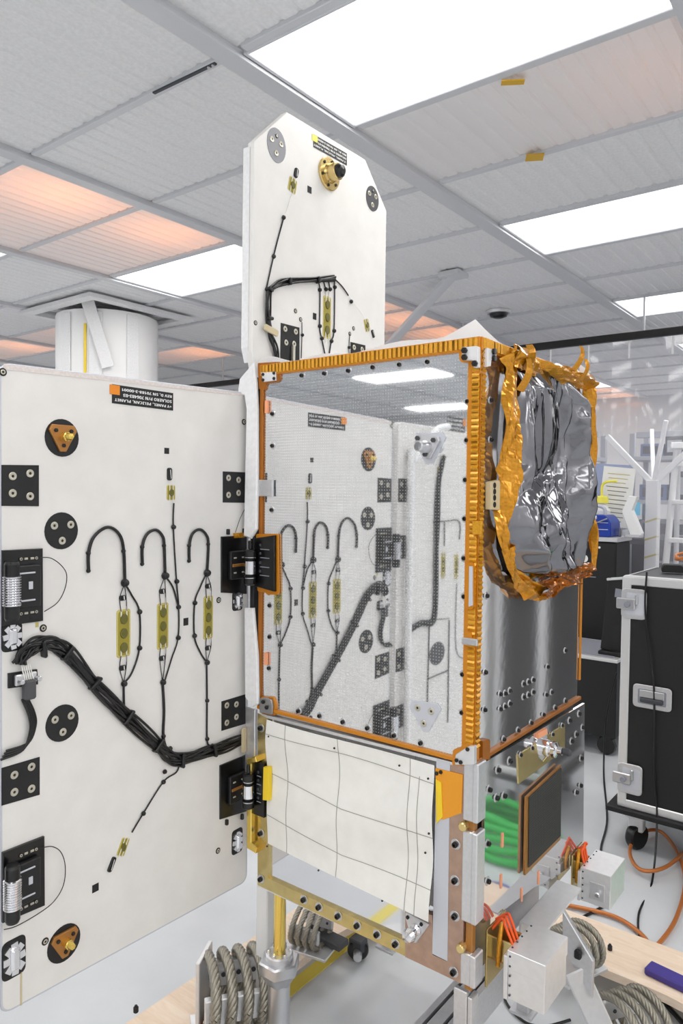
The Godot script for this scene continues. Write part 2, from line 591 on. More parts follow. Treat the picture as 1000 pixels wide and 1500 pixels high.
func name_plate(parent: Node, c: Vector2, w: float, h: float, turn: float, lines: Array, tag_mat: Material) -> void:
	var o := mi("name_plate", extrude(rrect(c, w, h, 0.0, turn), 0, 0.0008), M.black, parent)
	# the print stands upside down
	var b := Basis(Vector3(0, 0, 1), turn + PI)
	for k in lines.size():
		var wid: float = w * float(lines[k][1])
		var local := Vector2(w * 0.47 - wid * 0.5, (k - 1) * h * 0.29).rotated(turn)
		printed(o, lines[k][0], Vector3(c.x + local.x, c.y + local.y, 0.0009), wid, h * 0.17, M.white, b)
	var tc := c + Vector2(-w * 0.46, h * 0.22).rotated(turn)
	mi("colour_tag", extrude(rrect(tc, w * 0.15, h * 0.5, 0.0, turn), 0.0002, 0.0014), tag_mat, o)

func triangle_poly(c: Vector2, r: float, cut := 0.3, turn := 0.0) -> Array:
	# a triangle with clipped corners, point down
	var p := []
	for k in 3:
		var a := -PI / 2 + TAU * k / 3.0
		for s in [-1.0, 1.0]:
			p.append(c + Vector2(cos(a + s * cut), sin(a + s * cut)).rotated(turn) * r)
	return p

# ---------------------------------------------------------------- the start
func _ready() -> void:
	var cam := Camera3D.new()
	cam.name = "camera"
	add_child(cam)
	cam.transform = Transform3D(Basis(Vector3(0.791558, 0.011794, -0.610980), Vector3(-0.027540, 0.999486, -0.016385), Vector3(0.610473, 0.029796, 0.791476)), Vector3(0.652, 1.5, 1.2771))
	cam.fov = 70.2426
	cam.near = 0.05
	cam.far = 60.0
	cam.current = true
	var we := WorldEnvironment.new()
	we.name = "environment"
	var env := Environment.new()
	env.background_mode = Environment.BG_COLOR
	env.background_color = Color(0.02, 0.02, 0.02)
	env.tonemap_mode = Environment.TONE_MAPPER_LINEAR
	env.tonemap_exposure = 1.0
	env.sdfgi_enabled = true
	env.ssao_enabled = true
	env.ssil_enabled = true
	we.environment = env
	add_child(we)
	make_materials()
	build_room()
	build_ceiling()
	build_floor_markings()
	build_satellite()
	build_door()
	build_wing()
	build_upright_panel()
	build_foil()
	build_stand()
	build_cases()
	build_background()
	build_small_things()

# ---------------------------------------------------------------- room
const CEIL := 2.872
const GX := -1.042      # a main runner
const GZ := -0.353      # a cross tee
const TX := 1.22
const TZ := 0.61
const LAMP_POWER := 1.1

func build_room() -> void:
	var x0 := -8.4
	var x1 := 5.1
	var z0 := -9.6
	var z1 := 10.2
	var cx := (x0 + x1) * 0.5
	var cz := (z0 + z1) * 0.5
	var f := setting("floor", Vector3(cx, 0, cz))
	bx("floor_slab", f, Vector3(0, -0.1, 0), Vector3(x1 - x0, 0.2, z1 - z0), M.floor, 0.0)
	var w := setting("wall_back", Vector3(cx, 0, z0))
	bx("wall_sheet", w, Vector3(0, 1.7, -0.1), Vector3(x1 - x0 + 0.4, 3.4, 0.2), M.wall, 0.0)
	w = setting("wall_front", Vector3(cx, 0, z1))
	bx("wall_sheet", w, Vector3(0, 1.7, 0.1), Vector3(x1 - x0 + 0.4, 3.4, 0.2), M.wall, 0.0)
	w = setting("wall_left", Vector3(x0, 0, cz))
	bx("wall_sheet", w, Vector3(-0.1, 1.7, 0), Vector3(0.2, 3.4, z1 - z0), M.wall, 0.0)
	w = setting("wall_right", Vector3(x1, 0, cz))
	bx("wall_sheet", w, Vector3(0.1, 1.7, 0), Vector3(0.2, 3.4, z1 - z0), M.wall, 0.0)

func is_lamp(i: int, k: int) -> bool:
	# i counts tile columns from the one right of GX, k rows back from GZ
	if i == 0 or i == 2 or i == 4:
		return posmod(k, 3) == 0
	return [i, k] in [[-2, 2], [-3, 0], [-2, -4], [-4, -3], [-2, 12], [-5, 10], [-3, -11], [-4, -16], [-4, -1], [-4, -5], [-6, -2], [-6, 1]]

func build_ceiling() -> void:
	var c := setting("ceiling", Vector3(0, CEIL, 0))
	bx("roof_slab", c, Vector3(-1.65, 0.55, 0.3), Vector3(14.2, 0.1, 20.4), M.wall, 0.0)
	var ribs := 17
	var far_tiles := new_st()
	var tile_mesh := corrugated(ribs)
	var amber := {"-2_0": 0.34, "-2_1": 0.30, "-2_4": 0.25, "-2_5": 0.3, "-2_6": 0.3, "-4_3": 0.3, "-5_3": 0.3, "-4_5": 0.3, "-2_13": 0.3, "-2_14": 0.3, "0_1": 0.04}
	for i in range(-6, 5):
		for k in range(-17, 15):
			var x := GX + TX * (i + 0.5)
			var z := GZ - TZ * (k + 0.5)
			if x < -8.4 or x > 5.1 or z < -9.6 or z > 10.2:
				continue
			if is_lamp(i, k):
				var lamp := thing("ceiling_light", lamp_label(i, k), "ceiling light", Vector3(x, CEIL - 0.004, z), 0.0, "LED panels in the ceiling grid")
				bx("diffuser", lamp, Vector3(0, 0.01, 0), Vector3(TX - 0.05, 0.012, TZ - 0.05), M.lamp, 0.0)
				var fr := new_st()
				for s in [-1.0, 1.0]:
					add_box(fr, Vector3(s * (TX - 0.04) * 0.5, 0.008, 0), Vector3(0.012, 0.024, TZ - 0.028), 0.002)
					add_box(fr, Vector3(0, 0.008, s * (TZ - 0.04) * 0.5), Vector3(TX - 0.052, 0.024, 0.012), 0.002)
				mi("frame", fr.commit(), M.grid, lamp)
				var l := AreaLight3D.new()
				l.name = "light"
				l.area_size = Vector2(TX - 0.08, TZ - 0.08)
				l.light_energy = LAMP_POWER
				l.light_color = Color(1.0, 0.99, 0.975)
				l.area_range = 20.0
				l.area_attenuation = 2.0
				l.shadow_enabled = true
				l.rotation.x = -PI / 2
				l.position = Vector3(0, -0.004, 0)
				lamp.add_child(l)
				continue
			if z > 2.6:
				# out of the picture, seen small in the mirrored front: joined
				far_tiles.append_from(tile_mesh, 0, Transform3D(Basis(), Vector3(x, 0.007, z)))
				continue
			var thin := amber.has("%d_%d" % [i, k])
			mi("tile", tile_mesh, M.tile_thin if thin else M.tile, c, Vector3(x, 0.007, z))
			if thin:
				var a := thing("amber_lamp", "amber tube lamp hidden above the translucent ceiling sheets", "lamp", Vector3(x + (0.30 if i < -1 else 0.4), CEIL + 0.3, z), 0.0, "amber lamps above the ceiling sheets")
				var mm := mat(Color(1, 0.8, 0.6), 0.5)
				mm.emission_enabled = true
				mm.emission = Color(1.0, 0.55, 0.25)
				mm.emission_energy_multiplier = 2.0
				mi("tube", rod(0.015, 0.4, 0.003, 12), mm, a, Vector3(0, 0, -0.2))
				bx("bracket", a, Vector3(0, 0.06, 0), Vector3(0.03, 0.10, 0.06), M.grid, 0.002)
				var hs := new_st()
				var hx := x - a.position.x
				add_box(hs, Vector3(hx, 0.12, 0), Vector3(TX, 0.02, TZ), 0.0)
				for s in [-1.0, 1.0]:
					add_box(hs, Vector3(hx + s * (TX / 2 - 0.004), -0.085, 0), Vector3(0.008, 0.40, TZ), 0.0)
					add_box(hs, Vector3(hx, -0.085, s * (TZ / 2 - 0.004)), Vector3(TX, 0.40, 0.008), 0.0)
				mi("housing", hs.commit(), M.grid, a)
				var o := OmniLight3D.new()
				o.name = "light"
				o.light_color = Color(1.0, 0.64, 0.38)
				o.light_energy = amber["%d_%d" % [i, k]]
				o.omni_range = 6.0
				o.omni_attenuation = 2.0
				o.light_size = 0.03
				o.shadow_enabled = true
				o.position = Vector3(0, -0.03, 0)
				a.add_child(o)
	mi("tile_field", far_tiles.commit(), M.tile, c).set_meta("kind", "stuff")
	for i in range(-6, 6):
		var x := GX + TX * i
		if x < -8.4 or x > 5.1:
			continue
		var st := new_st()
		add_box(st, Vector3(-0.035, 0.0, 0.3), Vector3(0.085, 0.02, 19.7), 0.002)
		add_box(st, Vector3(0.009, -0.014, 0.3), Vector3(0.006, 0.012, 19.7), 0.001)
		mi("main_runner", st.commit(), M.grid, c, Vector3(x, 0, 0))
	for k in range(-7, 16):
		var z := GZ - TZ * k
		if z < -9.5 or z > 4.1:
			continue
		for i in range(-6, 5):
			var x := GX + TX * (i + 0.5)
			if x < -8.0 or x > 5.0:
				continue
			bx("cross_tee", c, Vector3(x - 0.012, 0.003, z), Vector3(TX - 0.088, 0.018, 0.03), M.grid, 0.002)

func lamp_label(i: int, k: int) -> String:
	var known := {"0_0": "largest white LED ceiling panel, at the top above the raised panel", "0_3": "white LED ceiling panel right of the raised panel, second from the top", "0_6": "white LED ceiling panel at the right picture edge above the black rail", "-2_2": "white LED ceiling panel left of the raised panel above the wrapped column",
		"-3_0": "white LED ceiling panel just showing at the left picture edge", "0_9": "white LED ceiling panel seen through the clear curtain at the right edge", "-3_-11": "white LED ceiling panel mirrored as the upper bright bar in the satellite front", "-4_-16": "white LED ceiling panel mirrored as the lower bright bar in the satellite front", "-2_12": "far white LED ceiling panel just right of the foil blanket"}
	return known.get("%d_%d" % [i, k], "flush white LED ceiling panel outside the picture")

func corrugated(ribs: int) -> ArrayMesh:
	var st := new_st()
	var w := TX - 0.006
	var d := TZ - 0.02
	var prof := []
	for r in ribs:
		var x := -w / 2 + w * r / ribs
		var p := w / ribs
		prof.append_array([Vector2(x, 0.0), Vector2(x + p * 0.62, 0.0), Vector2(x + p * 0.72, 0.005), Vector2(x + p * 0.90, 0.005)])
	prof.append(Vector2(w / 2, 0))
	for i in prof.size() - 1:
		var a: Vector2 = prof[i]
		var b: Vector2 = prof[i + 1]
		quad(st, Vector3(a.x, a.y, -d / 2), Vector3(b.x, b.y, -d / 2), Vector3(b.x, b.y, d / 2), Vector3(a.x, a.y, d / 2))
	return st.commit()

func build_floor_markings() -> void:
	# plywood deck with a large rounded opening, and the yellow line on the floor below it
	var deck := thing("plywood_deck", "pale plywood deck with a large rounded opening under the satellite", "deck", Vector3(-0.05, 0, -0.25))
	var hole := rounded([Vector2(-0.68, 0.62), Vector2(0.58, 0.62), Vector2(0.58, -0.56), Vector2(-0.68, -0.56)], 0.45, 10)
	var outer := [Vector2(-0.87, 0.85), Vector2(0.85, 0.85), Vector2(0.85, -0.78), Vector2(-0.87, -0.78)]
	var st := new_st()
	# four strips round the opening, each a polygon of its own
	var q := hole.size() / 4
	for s in 4:
		var poly := [outer[s], outer[(s + 1) % 4]]
		var part: Array = []
		var start: int = s * q + q / 2
		for j in q + 1:
			part.append(hole[(start + j) % hole.size()])
		part.reverse()
		poly.append_array(part)
		add_extrude(st, poly, 0.076, 0.1)
	mi("board", st.commit(), M.plywood, deck, Vector3.ZERO, Basis(Vector3.RIGHT, Vector3(0, 0, -1), Vector3.UP))
	for p in [Vector3(-0.8, 0.038, 0.75), Vector3(0.78, 0.038, 0.75), Vector3(-0.8, 0.038, -0.7), Vector3(0.78, 0.038, -0.7)]:
		bx("foot", deck, p, Vector3(0.09, 0.076, 0.09), M.plywood, 0.002)
	var line := thing("floor_line", "long yellow tape line on the floor passing under the satellite", "floor tape", Vector3(-0.765, 0, 0.1))
	bx("strip", line, Vector3(0, 0.001, 0.0), Vector3(0.045, 0.002, 5.0), M.line, 0.0)

# ---------------------------------------------------------------- the satellite
const TOP := 1.797
const MID := 0.965
const LOW := 0.51
const WID := 0.585
const DEP := 0.593

func side() -> Basis:
	# frame of the right-hand side: x runs back, y up, z out to the right
	return Basis(Vector3.UP, PI / 2)

func on_side(p: Vector2, out := 0.0) -> Vector3:
	return Vector3(out, p.y, -p.x)

func ribbed(length: float, width: float, n: int, amp: float, seed_: int) -> ArrayMesh:
	# a pleated tape strip: x across, y along, pleats stand out in z
	var rng := RandomNumberGenerator.new()
	rng.seed = seed_
	var st := new_st()
	for i in n:
		var y0 := length * i / n
		var y1 := length * (i + rng.randf_range(0.55, 0.8)) / n
		var y2 := length * (i + 1) / n
		var h := amp * rng.randf_range(0.5, 1.2)
		var ym := (y0 + y1) * 0.5
		quad(st, Vector3(0, y0, 0), Vector3(width, y0, 0), Vector3(width, ym, h), Vector3(0, ym, h))
		quad(st, Vector3(0, ym, h), Vector3(width, ym, h), Vector3(width, y1, 0), Vector3(0, y1, 0))
		quad(st, Vector3(0, y1, 0), Vector3(width, y1, 0), Vector3(width, y2, 0), Vector3(0, y2, 0))
	return st.commit()

func build_satellite() -> void:
	var s := thing("satellite_bus", "boxy satellite body with mirrored sides and amber taped edges", "satellite", Vector3(0, 0, 0))
	# upper body
	bx("upper_body", s, Vector3(-WID / 2, (TOP + MID) / 2, -DEP / 2), Vector3(WID - 0.012, TOP - MID - 0.008, DEP - 0.012), M.silver, 0.0)
	var fm := mi("front_mirror", extrude([Vector2(-WID + 0.012, MID + 0.006), Vector2(-0.018, MID + 0.006), Vector2(-0.018, TOP - 0.022), Vector2(-WID + 0.012, TOP - 0.022)], -0.0058, -0.0035), M.film, s)
	for p in [Vector2(-0.455, 1.7636), Vector2(-0.3881, 1.7624), Vector2(-0.3206, 1.7624), Vector2(-0.2547, 1.7637), Vector2(-0.1869, 1.763), Vector2(-0.1194, 1.7621), Vector2(-0.0268, 1.6762), Vector2(-0.0269, 1.6005), Vector2(-0.0284, 1.5232), Vector2(-0.0285, 1.4469), Vector2(-0.0285, 1.3691), Vector2(-0.0271, 1.2938), Vector2(-0.0272, 1.1396), Vector2(-0.0273, 1.0635), Vector2(-0.5464, 1.6807), Vector2(-0.5454, 1.6043), Vector2(-0.5458, 1.451), Vector2(-0.5497, 1.2206), Vector2(-0.5488, 1.1447), Vector2(-0.5501, 1.0683), Vector2(-0.4551, 0.9822), Vector2(-0.3911, 0.9838), Vector2(-0.3241, 0.9834), Vector2(-0.2567, 0.9838), Vector2(-0.1875, 0.9824), Vector2(-0.1218, 0.981)]:
		cap_bolt(fm, Vector3(p.x, p.y, -0.0035))
	var sm := mi("side_mirror", extrude([Vector2(0.018, MID + 0.006), Vector2(DEP - 0.012, MID + 0.006), Vector2(DEP - 0.012, TOP - 0.022), Vector2(0.018, TOP - 0.022)], -0.0058, -0.0035), M.mirror, s, Vector3.ZERO, side())
	for p in [Vector2(0.0492, 1.2925), Vector2(0.0492, 1.1387), Vector2(0.0492, 1.0628), Vector2(0.0519, 1.6825), Vector2(0.055, 1.6043), Vector2(0.1412, 0.9788), Vector2(0.2136, 0.9792), Vector2(0.2839, 0.9783), Vector2(0.3551, 0.98), Vector2(0.4271, 0.9795), Vector2(0.4946, 0.981), Vector2(0.4873, 1.1091), Vector2(0.3743, 1.0892), Vector2(0.1206, 1.0791), Vector2(0.1438, 1.0755), Vector2(0.1673, 1.0763), Vector2(0.1219, 1.0472), Vector2(0.1449, 1.0477), Vector2(0.1686, 1.0481), Vector2(0.2381, 1.0765), Vector2(0.2641, 1.0758), Vector2(0.2907, 1.0751), Vector2(0.2394, 1.0473), Vector2(0.2655, 1.0462), Vector2(0.2921, 1.0467), Vector2(0.3694, 1.0237), Vector2(0.4031, 1.0229)]:
		cap_bolt(sm, Vector3(p.x, p.y, -0.0035), Basis(), 0.005)
	# amber edges: flat border, pleated strip and lip
	var e := bx("edge_tape", s, Vector3(-0.014, (TOP + MID) / 2, -0.0015), Vector3(0.024, TOP - MID, 0.006), M.amber_edge, 0.001)
	mi("pleats", ribbed(TOP - MID - 0.05, 0.016, 70, 0.003, 4), M.amber, e, Vector3(-0.002, -(TOP - MID) / 2 + 0.03, 0.003))
	e = bx("edge_tape", s, Vector3(-0.0015, (TOP + MID) / 2, -0.012), Vector3(0.006, TOP - MID, 0.019), M.amber_edge, 0.001)
	mi("pleats", ribbed(TOP - MID - 0.05, 0.018, 70, 0.003, 5), M.amber, e, Vector3(0.003, -(TOP - MID) / 2 + 0.03, 0.009), side())
	e = bx("edge_tape", s, Vector3(-WID / 2, TOP - 0.011, -0.0005), Vector3(WID, 0.026, 0.008), M.amber_edge, 0.001)
	mi("pleats", ribbed(WID - 0.01, 0.02, 52, 0.003, 6), M.amber, e, Vector3(WID / 2 - 0.005, -0.009, 0.004), Basis(Vector3(0, 1, 0), Vector3(-1, 0, 0), Vector3(0, 0, 1)))
	e = bx("edge_tape", s, Vector3(-0.0005, TOP - 0.011, -DEP / 2), Vector3(0.008, 0.026, DEP), M.amber_edge, 0.001)
	mi("pleats", ribbed(DEP - 0.01, 0.02, 46, 0.004, 7), M.amber, e, Vector3(0.004, -0.009, DEP / 2 - 0.005), Basis(Vector3(0, 1, 0), Vector3(0, 0, -1), Vector3(1, 0, 0)).orthonormalized())
	bx("edge_tape", s, Vector3(-WID + 0.006, (TOP + MID) / 2, -0.0015), Vector3(0.010, TOP - MID, 0.008), M.amber_dark, 0.001)
	bx("edge_tape", s, Vector3(-WID / 2, MID + 0.003, -0.001), Vector3(WID, 0.008, 0.009), M.amber_edge, 0.001)
	bx("edge_tape", s, Vector3(-0.001, MID + 0.003, -DEP / 2), Vector3(0.009, 0.009, DEP), M.amber_dark, 0.001)
	bx("edge_tape", s, Vector3(-0.001, (TOP + MID) / 2 + 0.02, -DEP + 0.004), Vector3(0.005, TOP - MID - 0.06, 0.006), M.amber_edge, 0.001)
	# corner brackets
	var amber_back := rounded([Vector2(-0.0468, 1.7856), Vector2(0.0004, 1.7843), Vector2(0.0016, 1.7254), Vector2(-0.0175, 1.7323), Vector2(-0.0194, 1.751), Vector2(-0.0402, 1.753), Vector2(-0.0448, 1.7601)], 0.004)
	mi("bracket_tape", extrude(amber_back, -0.004, 0.002), M.amber_edge, s)
	var br := mi("corner_bracket", extrude(rounded([Vector2(-0.0347, 1.7803), Vector2(0.0005, 1.7791), Vector2(0.0013, 1.7372), Vector2(-0.0089, 1.7381), Vector2(-0.0106, 1.7527), Vector2(-0.0328, 1.7549)], 0.004), 0.0, 0.012, 0.001), M.ledge, s)
	for p in [Vector2(-0.0272, 1.7729), Vector2(-0.0269, 1.7596), Vector2(-0.0046, 1.7456)]:
		hex_bolt(br, Vector3(p.x, p.y, 0.012), Basis(), 0.0062, 0.006, M.black_gloss)
	br = mi("corner_bracket", extrude([Vector2(0.0097, 1.7781), Vector2(0.0511, 1.778), Vector2(0.0487, 1.7615), Vector2(0.028, 1.7571), Vector2(0.0256, 1.7448), Vector2(0.0111, 1.7415)], 0.0, 0.01, 0.001), M.ledge, s, Vector3.ZERO, side())
	for p in [Vector2(0.0333, 1.7739), Vector2(0.0338, 1.7607)]:
		hex_bolt(br, Vector3(p.x, p.y, 0.01), Basis(), 0.0066, 0.006, M.black_gloss)
	mi("bracket_tape", extrude(rounded([Vector2(-0.5929, 1.8051), Vector2(-0.5214, 1.8014), Vector2(-0.5209, 1.7597), Vector2(-0.5296, 1.754), Vector2(-0.5651, 1.7536), Vector2(-0.5694, 1.7376), Vector2(-0.5876, 1.7422)], 0.004), -0.004, 0.002), M.amber_dark, s)
	br = mi("corner_bracket", extrude([Vector2(-0.579, 1.7809), Vector2(-0.5299, 1.7781), Vector2(-0.5296, 1.7572), Vector2(-0.5697, 1.7572)], 0.0, 0.006, 0.001), M.ledge, s)
	for p in [Vector2(-0.5699, 1.7752), Vector2(-0.5697, 1.7621), Vector2(-0.5343, 1.7753), Vector2(-0.5341, 1.7624)]:
		hex_bolt(br, Vector3(p.x, p.y, 0.006), Basis(), 0.004, 0.003, M.hole)
	mi("bracket_tape", extrude(rounded([Vector2(-0.0451, 0.9555), Vector2(-0.0441, 0.986), Vector2(-0.0381, 0.9902), Vector2(-0.0275, 0.9926), Vector2(-0.0231, 1.0031), Vector2(-0.0112, 1.0071), Vector2(-0.0023, 1.0105), Vector2(-0.0014, 0.9634)], 0.004), -0.004, 0.003), M.amber_edge, s)
	br = mi("corner_bracket", extrude(rounded([Vector2(-0.0345, 0.9609), Vector2(-0.0333, 0.9817), Vector2(-0.0199, 0.993), Vector2(-0.0052, 1.0044), Vector2(0.0066, 1.0071), Vector2(0.0073, 0.9709)], 0.003), 0.0, 0.012, 0.001), M.alu, s)
	for p in [Vector2(-0.0301, 0.9715), Vector2(-0.0066, 0.9987), Vector2(-0.021, 0.9696)]:
		hex_bolt(br, Vector3(p.x, p.y, 0.012), Basis(), 0.0042, 0.003, M.hole)
	mi("bracket_tape", extrude([Vector2(0.0319, 0.9681), Vector2(0.0305, 1.0055), Vector2(0.0576, 1.0024), Vector2(0.0639, 0.998), Vector2(0.0654, 0.9584)], -0.004, 0.004), M.amber_dark, s, Vector3.ZERO, side())
	br = mi("corner_bracket", extrude(rounded([Vector2(-0.5716, 0.9576), Vector2(-0.572, 0.9928), Vector2(-0.5515, 0.9982), Vector2(-0.5335, 0.9966), Vector2(-0.5289, 0.9842), Vector2(-0.5286, 0.9611)], 0.004), 0.0, 0.008, 0.001), M.steel, s)
	for p in [Vector2(-0.5467, 0.9758), Vector2(-0.5582, 0.987)]:
		hex_bolt(br, Vector3(p.x, p.y, 0.008), Basis(), 0.005, 0.004, M.hole)
	mi("bracket_tape", extrude(rounded([Vector2(-0.5715, 0.9543), Vector2(-0.572, 0.9961), Vector2(-0.5336, 1.0015), Vector2(-0.5245, 0.9884), Vector2(-0.5242, 0.9587)], 0.004), -0.004, 0.001), M.amber_edge, s)
	# four-hole blocks on the side edges
	var hb := mi("hole_block", extrude([Vector2(0.0226, 1.5196), Vector2(0.0643, 1.5244), Vector2(0.0637, 1.4642), Vector2(0.0246, 1.4661)], 0.004, 0.016, 0.001), M.beige, s, Vector3.ZERO, side())
	for p in [Vector2(0.0376, 1.5131), Vector2(0.0381, 1.501), Vector2(0.0385, 1.4888), Vector2(0.0391, 1.4753)]:
		mi("socket", lathe([Vector2(0.0058, 0), Vector2(0.0058, 0.001), Vector2(0.0045, 0.001), Vector2(0.004, 0.0002), Vector2(0, 0.0002)], 16, "socket"), M.hole, hb, Vector3(p.x, p.y, 0.016))
	hb = bx("hole_block", s, Vector3(0.012, 1.465, -DEP + 0.004), Vector3(0.02, 0.07, 0.012), M.bronze, 0.001)
	for k in 4:
		mi("stud", rod(0.006, 0.012, 0.002, 12), M.silver, hb, Vector3(0.01, 0.026 - 0.0175 * k, 0.0), side())
	# clips along the near edge
	var cl := mi("edge_clip", extrude(rounded([Vector2(-0.0223, 1.3587), Vector2(-0.009, 1.3637), Vector2(-0.0031, 1.3601), Vector2(-0.0015, 1.2776), Vector2(-0.0073, 1.2703), Vector2(-0.0207, 1.2729)], 0.004), 0.002, 0.007), M.amber_edge, s)
	mi("clip_window", extrude([Vector2(-0.0118, 1.3555), Vector2(-0.0045, 1.356), Vector2(-0.003, 1.2802), Vector2(-0.0118, 1.2765)], 0.007, 0.009), M.grey_light, cl)
	cl = mi("edge_clip", extrude(rounded([Vector2(-0.0242, 1.2186), Vector2(-0.0183, 1.2274), Vector2(-0.0065, 1.2276), Vector2(-0.0046, 1.2091), Vector2(-0.0179, 1.2059)], 0.006), 0.002, 0.006), M.amber_edge, s)
	bx("strap", cl, Vector3(-0.008, 1.2085, 0.008), Vector3(0.034, 0.014, 0.006), M.silver, 0.002)
	mi("edge_clip", extrude([Vector2(-0.0076, 1.4436), Vector2(0.0128, 1.4443), Vector2(0.0118, 1.4179), Vector2(-0.0071, 1.4171)], 0.004, 0.008, 0.001), M.amber, s)
	for p in [Vector2(-0.5622, 1.6979), Vector2(-0.5572, 1.0904)]:
		mi("peach_tab", extrude(rrect(p, 0.009, 0.03), -0.002, 0.0035), M.peach, s)
	# mounts on the mirror
	var base: Array = [Vector2(-0.1428, 1.6196), Vector2(-0.0804, 1.6172), Vector2(-0.0741, 1.6074), Vector2(-0.1029, 1.5562), Vector2(-0.1205, 1.555), Vector2(-0.1458, 1.6015)]
	var tb := mi("grapple_mount", extrude(base, -0.0035, -0.0015), M.grey_light, s)
	mi("mount_plate", extrude([Vector2(-0.1313, 1.615), Vector2(-0.0881, 1.6093), Vector2(-0.0848, 1.601), Vector2(-0.1047, 1.5672), Vector2(-0.1191, 1.5675), Vector2(-0.1376, 1.6027)], -0.0015, 0.006, 0.001), M.silver_soft, tb)
	var gc: Vector2 = Vector2(-0.1131, 1.5895)
	mi("mount_tube", lathe([Vector2(0.013, 0), Vector2(0.013, 0.012), Vector2(0.011, 0.02), Vector2(0.0105, 0.032), Vector2(0.008, 0.034), Vector2(0.007, 0.022), Vector2(0, 0.022)], 20, "grapple"), M.silver, tb, Vector3(gc.x, gc.y, 0.006))
	for p in [Vector2(-0.0974, 1.6028), Vector2(-0.116, 1.5744), Vector2(-0.1344, 1.6082)]:
		hex_bolt(tb, Vector3(p.x, p.y, 0.006), Basis(), 0.005, 0.005, M.grey_dark)
	tb = mi("triangle_mount", extrude([Vector2(-0.1464, 1.0657), Vector2(-0.0831, 1.0706), Vector2(-0.075, 1.0596), Vector2(-0.1028, 1.0092), Vector2(-0.1157, 1.0065), Vector2(-0.1495, 1.0494)], -0.0035, -0.001, 0.0005), M.grey_light, s)
	for p in [Vector2(-0.1296, 1.0532), Vector2(-0.0971, 1.0525), Vector2(-0.1144, 1.0237)]:
		pad_bolt(tb, p, -0.001, 0.007)
	mi("side_tag", extrude([Vector2(-0.5851, 1.5228), Vector2(-0.5378, 1.5229), Vector2(-0.5373, 1.4838), Vector2(-0.5846, 1.4831)], 0.0, 0.006, 0.001), M.silver_soft, s)
	# white sheet lying on the top
	var tp := sheet(28, 10, func(u: float, v: float) -> Vector3:
		var lift := 0.012 * pow(maxf(0.0, sin(u * 9.0 + 1.0)), 3.0) * pow(1.0 - v, 3.0) + 0.034 * pow(clampf((u - 0.88) / 0.12, 0, 1), 1.5) * pow(clampf(1.0 - v * 3.0, 0, 1), 1.5)
		return Vector3(-WID - 0.012 + (WID - 0.005) * u, TOP + 0.005 + lift + 0.004 * sin(u * 22.0) * (1.0 - v), 0.004 - 0.55 * v - lift * 0.4), false)
	mi("top_sheet", tp, M.top_cloth, s)
	# lower body
	bx("lower_body", s, Vector3(-WID / 2 - 0.008, (MID + LOW) / 2, -DEP / 2), Vector3(WID - 0.01, MID - LOW - 0.012, DEP - 0.02), M.mirror_plain, 0.0)
	# the frame of the lower front as four bars round a bright panel
	var o4: Array = [Vector2(-0.583, 0.9537), Vector2(-0.0163, 0.9611), Vector2(-0.0141, 0.5228), Vector2(-0.5781, 0.5277)]
	var i4: Array = [Vector2(-0.5487, 0.9472), Vector2(-0.0512, 0.9541), Vector2(-0.0486, 0.5542), Vector2(-0.5439, 0.5564)]
	i4 = [Vector2(i4[0].x, i4[0].y), Vector2(i4[1].x, i4[1].y), Vector2(-0.1495, 0.5565), Vector2(i4[3].x, i4[3].y)]
	mi("frame_bar", extrude([o4[0], i4[0], i4[3], o4[3]], -0.008, 0.002), M.frame_gold, s)
	mi("frame_bar", extrude([o4[3], i4[3], i4[2], Vector2(-0.1489, 0.5245)], -0.008, 0.002), M.frame_gold, s)
	mi("frame_bar", extrude([Vector2(-0.1489, 0.5231), Vector2(-0.1506, 0.6245), Vector2(-0.0849, 0.6359), Vector2(-0.0834, 0.5541), Vector2(-0.0486, 0.5542), Vector2(-0.0497, 0.9544), Vector2(-0.0163, 0.9598), Vector2(-0.0141, 0.5228)], -0.008, 0.002), M.frame_rose, s)
	mi("frame_bar", extrude([o4[0], o4[1], i4[1], i4[0]], -0.008, 0.002), M.alu, s)
	mi("front_panel", extrude([i4[0], i4[1], Vector2(-0.0457, 0.5666), i4[2], i4[3]], -0.009, -0.006), M.mirror_plain, s)
	mi("cover_strip", extrude([Vector2(-0.0811, 0.958), Vector2(-0.0498, 0.9585), Vector2(-0.0486, 0.5556), Vector2(-0.0835, 0.5569)], -0.006, 0.003), M.grey_light, s)
	for p in [Vector2(-0.5711, 0.9191), Vector2(-0.5681, 0.6602), Vector2(-0.5667, 0.547), Vector2(-0.4282, 0.5455), Vector2(-0.3829, 0.5443), Vector2(-0.3273, 0.5442), Vector2(-0.2739, 0.5427), Vector2(-0.2208, 0.5434), Vector2(-0.1732, 0.5412), Vector2(-0.0345, 0.7985), Vector2(-0.0347, 0.7252), Vector2(-0.0334, 0.6536), Vector2(-0.0343, 0.5392)]:
		cap_bolt(s, Vector3(p.x, p.y, 0.002), Basis(), 0.0068)
	# amber film window beside the blanket
	var aw := mi("amber_window", extrude([Vector2(-0.0824, 0.9409), Vector2(-0.0205, 0.9424), Vector2(-0.0221, 0.8655), Vector2(-0.0632, 0.8399), Vector2(-0.079, 0.8423)], 0.002, 0.004), M.tape_smooth, s)
	mi("window_flap", extrude([Vector2(-0.0804, 0.919), Vector2(-0.0677, 0.9153), Vector2(-0.0633, 0.8468), Vector2(-0.0772, 0.8288)], 0.004, 0.006), M.yellow, aw)
	for p in [Vector2(-0.079, 0.9306), Vector2(-0.0696, 0.9357)]:
		hex_bolt(aw, Vector3(p.x, p.y, 0.004), Basis(), 0.004, 0.003, M.hole)
